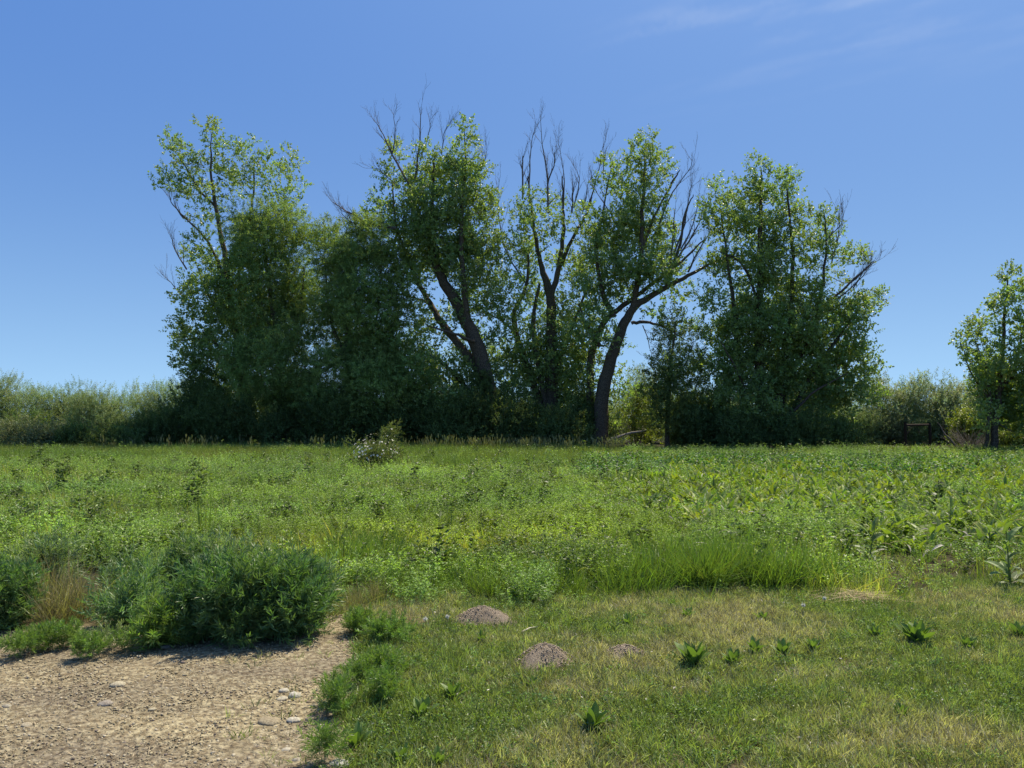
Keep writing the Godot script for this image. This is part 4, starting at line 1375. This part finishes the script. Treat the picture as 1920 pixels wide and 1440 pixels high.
func make_mounds() -> void:
	var crumb := pebble(240, 0.8, 0.25, 3, 5)
	var list := [[905, 1168, 0.30, 0.13, "dark earth mound at the far edge of the lawn"], [1022, 1243, 0.25, 0.125, "largest pale brown earth mound in the lawn"], [1172, 1228, 0.18, 0.07, "small flat earth mound right of the largest one"]]
	for q in list:
		rng.seed = hash(q[4])
		var p := on_ground(q[0], q[1])
		var root := thing("earth_mound", q[4], "earth mound", p, "earth mounds in the lawn")
		var s := Shape.new()
		var rings := 12
		var around := 26
		for j in rings + 1:
			var f := float(j) / rings
			for i in around:
				var a := TAU * i / around
				var wob := 1.0 + 0.16 * sin(a * 2.0 + q[0]) + 0.10 * sin(a * 3.0 + 1.0) + 0.05 * sin(a * 7.0)
				var r: float = q[2] * f * wob
				var h: float = q[3] * (0.5 + 0.5 * cos(PI * f)) * (1.0 + 0.25 * fine.get_noise_2d(cos(a) * r * 30.0 + q[0], sin(a) * r * 30.0)) + rnd(-0.004, 0.004) * (1.0 - f) - 0.02 * f
				s.v.append(Vector3(cos(a) * r * 1.15, h, sin(a) * r * 0.95))
				s.n.append(UPV)
				s.c.append(Color(0.44, 0.365, 0.28))
		for j in rings:
			for i in around:
				var a := j * around + i
				var b := j * around + (i + 1) % around
				s.t.append(a); s.t.append(a + around); s.t.append(b)
				s.t.append(b); s.t.append(a + around); s.t.append(b + around)
		for k in s.n.size():
			s.n[k] = Vector3.ZERO
		for k in range(0, s.t.size(), 3):
			var nn := (s.v[s.t[k + 2]] - s.v[s.t[k]]).cross(s.v[s.t[k + 1]] - s.v[s.t[k]])
			for e in 3:
				s.n[s.t[k + e]] += nn
		for k in s.n.size():
			s.n[k] = s.n[k].normalized() if s.n[k].length() > 0.0 else UPV
		solid("heap", s.mesh(M.mound), root)
		var b := Scatter.new()
		for k in 1500:
			var a := rnd(0, TAU)
			var f := sqrt(rng.randf()) * 1.12
			var r: float = q[2] * f
			var h: float = q[3] * (0.5 + 0.5 * cos(PI * minf(f, 1.0)))
			b.put(Vector3(cos(a) * r * 1.15, h + 0.002, sin(a) * r * 0.95), Basis(ball().normalized(), rnd(0, 3)) * Basis.from_scale(Vector3.ONE * (0.002 + 0.007 * pow(rng.randf(), 3.0))), Color(0.44, 0.365, 0.28) * rnd(0.75, 1.25))
		scattered("crumbs", b, crumb, root)


func make_stones() -> void:
	var list := [
		[221, 1289, 0.062, 0.42, Color(0.62, 0.56, 0.42), "pale yellowish cobble, farthest of the lone cobbles on the gravel"], [197, 1325, 0.058, 0.40, Color(0.46, 0.41, 0.36), "brownish-grey cobble half sunk in the gravel"], [553, 1310, 0.052, 0.62, Color(0.74, 0.71, 0.62), "round whitest cobble on the gravel"],
		[530, 1315, 0.046, 0.40, Color(0.66, 0.61, 0.48), "flat pale cobble left of the round whitest one"], [533, 1299, 0.042, 0.45, Color(0.66, 0.62, 0.52), "pale cobble behind the round whitest one"], [505, 1358, 0.088, 0.30, Color(0.47, 0.40, 0.28), "long flat tan cobble, largest on the gravel"],
		[551, 1356, 0.050, 0.42, Color(0.68, 0.64, 0.54), "oval pale cobble right of the long tan one"], [602, 1368, 0.034, 0.5, Color(0.58, 0.53, 0.44), "small pale cobble under the trailing weed"], [557, 1432, 0.030, 0.6, Color(0.58, 0.53, 0.45), "small round cobble at the bottom right of the gravel"],
		[638, 1438, 0.07, 0.35, Color(0.70, 0.70, 0.68), "flat white cobble at the bottom edge by the grass"], [140, 1188, 0.07, 0.35, Color(0.64, 0.58, 0.45), "pale flat cobble behind the wide low weed"], [310, 1217, 0.05, 0.4, Color(0.40, 0.37, 0.34), "grey cobble at the foot of the bright young weed"],
		[50, 1365, 0.04, 0.4, Color(0.58, 0.51, 0.38), "tan cobble at the left of the gravel"], [285, 1335, 0.03, 0.4, Color(0.6, 0.54, 0.4), "small tan cobble right of the sunken one"], [12, 1330, 0.035, 0.5, Color(0.5, 0.46, 0.38), "small cobble at the left edge of the gravel"], [536, 1412, 0.035, 0.4, Color(0.6, 0.55, 0.45), "small flat cobble above the bottom edge of the gravel"]]
	for k in list.size():
		var q = list[k]
		rng.seed = 700 + k
		var o := solid("cobble", pebble(300 + k, q[3], 0.12, 10, 16))
		var p := on_ground(q[0], q[1])
		o.position = p + Vector3(0, 0.012 + q[2] * q[3] * 0.05, 0)
		o.rotation = Vector3(rnd(-0.1, 0.1), rnd(-0.5, 0.5), rnd(-0.1, 0.1))
		o.scale = Vector3.ONE * q[2] * 0.72
		var m: StandardMaterial3D = M.stone.duplicate()
		m.albedo_color = (q[4] * 0.7).linear_to_srgb()
		o.material_override = null
		o.mesh.surface_set_material(0, m)
		tag(o, q[5], "stone", "cobbles on the gravel")


func make_litter() -> void:
	rng.seed = 800
	var straw := Shape.new()
	straw.blade(Vector3(-0.2, 0, 0), Vector3(1, 0.12, 0).normalized(), Vector3.BACK, 0.4, 0.0045, 0.25, 5, 1, Color.WHITE, Color.WHITE)
	var m := straw.mesh(M.dry)
	var piles := [[1610, 1128, 0.34, 0.16, 330, "bleached straw pile lying at the edge of the lawn"], [735, 1172, 0.26, 0.12, 130, "thin brown straw litter by the far corner of the gravel"], [1700, 1030, 0.4, 0.2, 90, "grey dead stalks lying among the weeds at right"], [1590, 1095, 0.25, 0.2, 50, "few pale dead stalks behind the straw pile"], [1480, 960, 0.9, 0.5, 90, "pale dead leaves lying at the front of the weed patch"], [1760, 940, 1.2, 0.8, 80, "pale dead stalks lying deep in the weed patch"], [1880, 985, 0.6, 0.4, 60, "pale broken stalks leaning at the right edge"], [610, 1420, 0.14, 0.10, 110, "yellow straw patch where gravel meets grass"]]
	for q in piles:
		var p := on_ground(q[0], q[1])
		var root := thing("straw_litter", q[5], "straw", p, "straw and dead stalks")
		var b := Scatter.new()
		for k in q[4]:
			var x := (rng.randf() + rng.randf() - 1.0)
			var z := (rng.randf() + rng.randf() - 1.0)
			var c := Color(0.50, 0.41, 0.25) * rnd(0.6, 1.2)
			if q[0] == 735:
				c = Color(0.30, 0.21, 0.14) * rnd(0.6, 1.2)
			b.put(Vector3(x * q[2] * 1.4, 0.015 + 0.05 * (1.0 - absf(x)) * rng.randf() * (1.6 if q[4] > 300 else 1.0), z * q[3] * 1.4), Basis(UPV, rnd(-0.6, 0.6) + (PI if k % 2 else 0.0) + (rnd(0, PI) if k % 5 == 0 else 0.0)) * Basis(Vector3.BACK, rnd(-0.12, 0.2)) * Basis.from_scale(Vector3.ONE * rnd(0.4, 1.1) * (0.35 if q[0] == 610 else 1.0)), c)
		scattered("stalks", b, m, root)

	# pale flecks: dry leaf scraps over the lawn
	var scrap := Shape.new()
	scrap.leaf(Vector3(-0.02, 0, 0), Vector3.RIGHT, Vector3.BACK, 0.035, 0.014, 0.004, Color.WHITE)
	var b := Scatter.new()
	for k in 240:
		var d := sqrt(rnd(9.0, 64.0))
		var x := across(rnd(700, 2000), d)
		b.put(Vector3(x, height(x, -d) + rnd(0.02, 0.05), -d), Basis(ball().normalized(), rnd(0, 0.6)) * Basis(UPV, rnd(0, TAU)) * Basis.from_scale(Vector3.ONE * rnd(0.4, 1.1)), Color(0.6, 0.57, 0.5) * rnd(0.5, 1.1))
	var f := scattered("dry_leaf_litter", b, scrap.mesh(M.dry))
	tag(f, "pale scraps of dry leaf strewn over the lawn", "", "", "stuff")

	var curled := Shape.new()
	curled.blade(Vector3(-0.08, 0, 0), Vector3(1, 0.5, 0).normalized(), Vector3.BACK, 0.2, 0.028, 1.2, 4, 1, Color.WHITE, Color.WHITE, 0.4)
	var dead := Scatter.new()
	for k in 700:
		var d := rnd(8.0, 18.0)
		var x := across(rnd(1300, 2000) if d < 11.0 else rnd(1130, 2000), d)
		if d < lawn_edge(x) + 0.2 or fine.get_noise_2d(x * 0.7, d * 0.7) < -0.05:
			continue
		dead.put(Vector3(x, height(x, -d) + rnd(0.02, 0.22), -d), Basis(UPV, rnd(0, TAU)) * Basis(Vector3.RIGHT, rnd(-0.6, 0.6)) * Basis.from_scale(Vector3.ONE * rnd(0.5, 1.3)), Color(0.44, 0.41, 0.33) * rnd(0.5, 1.15))
	tag(scattered("withered_leaf_litter", dead, curled.mesh(M.dry)), "pale withered leaves caught among the weeds at right", "", "", "stuff")

	# dandelion clocks
	var clocks := [[797, 1170, "dandelion clock before the straw litter"], [1505, 1143, "dandelion clock at the left end of the straw pile"], [838, 1166, "dandelion clock left of the far earth mound"], [1545, 1130, "dandelion clock just before the straw pile"]]
	for q in clocks:
		var root := thing("dandelion", q[2], "dandelion", on_ground(q[0], q[1] + 12), "dandelion clocks in the lawn")
		var st := Shape.new()
		st.tube(PackedVector3Array([Vector3.ZERO, Vector3(0.006, 0.04, 0), Vector3(0.004, 0.085, 0.004)]), PackedFloat32Array([0.0025, 0.002, 0.002]), 5, Color(0.2, 0.2, 0.09))
		solid("stem", st.mesh(M.herb), root)
		var head := Shape.new()
		for k in 70:
			var d := ball().normalized()
			head.blade(Vector3(0.004, 0.09, 0.004), d, d.cross(ball()).normalized(), 0.021, 0.004, 0.0, 2, 0, Color(0.6, 0.58, 0.54), Color(0.75, 0.74, 0.72))
		solid("seed_head", head.mesh(M.petal), root)

	# a bleached stick on the lawn
	var stick := Shape.new()
	var a := on_ground(978, 1192)
	var e := on_ground(1008, 1184) - a
	stick.tube(PackedVector3Array([Vector3(0, 0.03, 0), e * 0.5 + Vector3(0, 0.045, 0), e + Vector3(0, 0.04, 0)]), PackedFloat32Array([0.006, 0.006, 0.004]), 6, Color(0.52, 0.46, 0.36))
	var so := solid("dry_stick", stick.mesh(M.twig))
	so.position = a
	tag(so, "short bleached stick lying in the grass above the largest mound", "stick")


func make_fence_and_wood() -> void:
	rng.seed = 900
	var d := 46.0
	var foot := at(1697, 800, d)
	foot.y = 0
	var root := thing("fence_brace", "dark wooden fence brace of two posts and a top rail at right", "fence", foot)
	var span := at(1743, 800, d + 0.6).x - foot.x
	for k in 2:
		var s := Shape.new()
		var h := 1.42 if k == 0 else 1.38
		var off := Vector3(span * k, 0, -0.6 * k)
		s.tube(PackedVector3Array([off + Vector3(0, -0.2, 0), off + Vector3(0.01, h * 0.5, 0), off + Vector3(0.015, h, 0), off + Vector3(0.015, h + 0.01, 0)]), PackedFloat32Array([0.09, 0.085, 0.08, 0.001]), 10, Color(0.075, 0.06, 0.05), 0.04)
		solid("post", s.mesh(M.post), root)
	var rail := Shape.new()
	rail.tube(PackedVector3Array([Vector3(0.08, 1.24, -0.02), Vector3(span * 0.5, 1.25, -0.3), Vector3(span - 0.08, 1.26, -0.58)]), PackedFloat32Array([0.07, 0.068, 0.066]), 9, Color(0.12, 0.10, 0.08), 0.05)
	solid("rail", rail.mesh(M.post), root)
	for k in 2:
		var s := Shape.new()
		var x0 := 0.55 if k == 0 else 0.85
		var x1 := 0.3 if k == 0 else 1.05
		s.tube(PackedVector3Array([Vector3(x0, 1.2, -0.25), Vector3(x1, 0.72, -0.3)]), PackedFloat32Array([0.018, 0.018]), 5, Color(0.10, 0.085, 0.07))
		solid("brace_wire", s.mesh(M.twig), root)

	# fallen and leaning dead wood
	var wood := [
		[[1757, 792, 0.02, 37.0], [1780, 822, 0.04, 36.5], [1806, 852, 0.05, 36.0], "thin dead branch leaning to the left of the slender right poplar"],
		[[1145, 822, 0.05, 39.5], [1185, 812, 0.06, 39.5], [1212, 806, 0.03, 39.5], "pale fallen branch at the foot of the leaning forked trunk"],
		[[1135, 830, 0.04, 39.0], [1165, 818, 0.04, 39.0], [1175, 812, 0.02, 39.0], "short fallen branch before the pale one by the forked trunk"],
		[[1425, 827, 0.05, 39.0], [1480, 831, 0.05, 38.8], [1530, 833, 0.03, 38.6], "long fallen branch before the many-stemmed poplar"],
		[[1340, 822, 0.04, 39.5], [1390, 806, 0.04, 39.8], [1422, 797, 0.02, 40.0], "slanting dead branch in the shade left of the many-stemmed poplar"],
		[[104, 836, 0.03, 37.0], [120, 834, 0.05, 37.0], [138, 836, 0.04, 37.0], "bleached log stub lying right of the bramble thicket"]]
	for w in wood:
		var p0 := at(w[0][0], w[0][1], w[0][3])
		var base := Vector3(p0.x, 0, p0.z)
		var chain := []
		for k in 3:
			chain.append([at(w[k][0], w[k][1], w[k][3]) - base, w[k][2]])
		var cr := curve(chain, 4, 0.04)
		var s := Shape.new()
		var c := Color(0.30, 0.26, 0.21) if w[0][0] == 104 or w[0][0] == 1145 else Color(0.13, 0.11, 0.09)
		s.tube(cr[0], cr[1], 6, c)
		for k in range(2, cr[0].size(), 2):
			if w[0][0] != 104:
				dead_twigs(s, cr[0][k], ball() + UPV * 0.4, rnd(0.3, 0.8), 0.012, 1, c)
		var o := solid("dead_branch_on_ground", s.mesh(M.twig))
		o.position = base
		tag(o, w[3], "branch", "dead branches below the trees")

	# dry brush heaps
	var heaps := [[175, 800, 1.3, 1.5, 39.5, 46, Color(0.24, 0.20, 0.14), "tangled dry brush heap right of the brambles"], [135, 815, 0.9, 0.9, 38.5, 30, Color(0.24, 0.20, 0.14), "lower tangle of dry brush before the brush heap"], [1818, 820, 0.8, 1.3, 36.5, 46, Color(0.22, 0.19, 0.16), "grey dry brush beside the slender right poplar's trunks"], [1180, 815, 0.9, 0.6, 40.0, 26, Color(0.2, 0.17, 0.14), "dry brush under the arching branch"], [1770, 850, 0.6, 0.5, 33.0, 24, Color(0.22, 0.17, 0.13), "low brown dead weeds left of the dry brush"]]
	for h in heaps:
		var p := at(h[0], 800, h[4])
		p.y = 0
		var s := Shape.new()
		for k in h[5]:
			var foot2 := heading() * rnd(0, h[2] * 0.7)
			dead_twigs(s, foot2, UPV * rnd(0.5, 1.2) + heading() * 0.8, rnd(0.5, 1.0) * h[3], 0.012, 1, h[6] * rnd(0.8, 1.2))
		var o := solid("dry_brush", s.mesh(M.twig))
		o.position = p
		tag(o, h[7], "brush", "heaps of dry brush")


func _ready() -> void:
	bumps.seed = 3
	bumps.frequency = 0.12
	patches.seed = 4
	patches.frequency = 0.06
	fine.seed = 6
	fine.frequency = 0.8
	fine.fractal_octaves = 3
	set_stage()
	make_materials()
	var edge := [[-700, 1195], [0, 1186], [150, 1176], [260, 1172], [340, 1180], [520, 1175], [600, 1160], [648, 1150], [668, 1195], [662, 1250], [656, 1300], [640, 1350], [652, 1400], [630, 1440], [560, 1700], [300, 2600], [-1500, 2600]]
	for q in edge:
		var r := ray(q[0], q[1])
		var p := Vector3(0, EYE, 0) + r * (EYE / -r.y)
		gravel_outline.append(Vector2(p.x, p.z))
	make_ground()
	make_trees()
	make_scrub()
	make_field()
	make_weeds()
	make_near_weeds()
	make_lawn()
	make_docks()
	make_mounds()
	make_stones()
	make_litter()
	make_fence_and_wood()
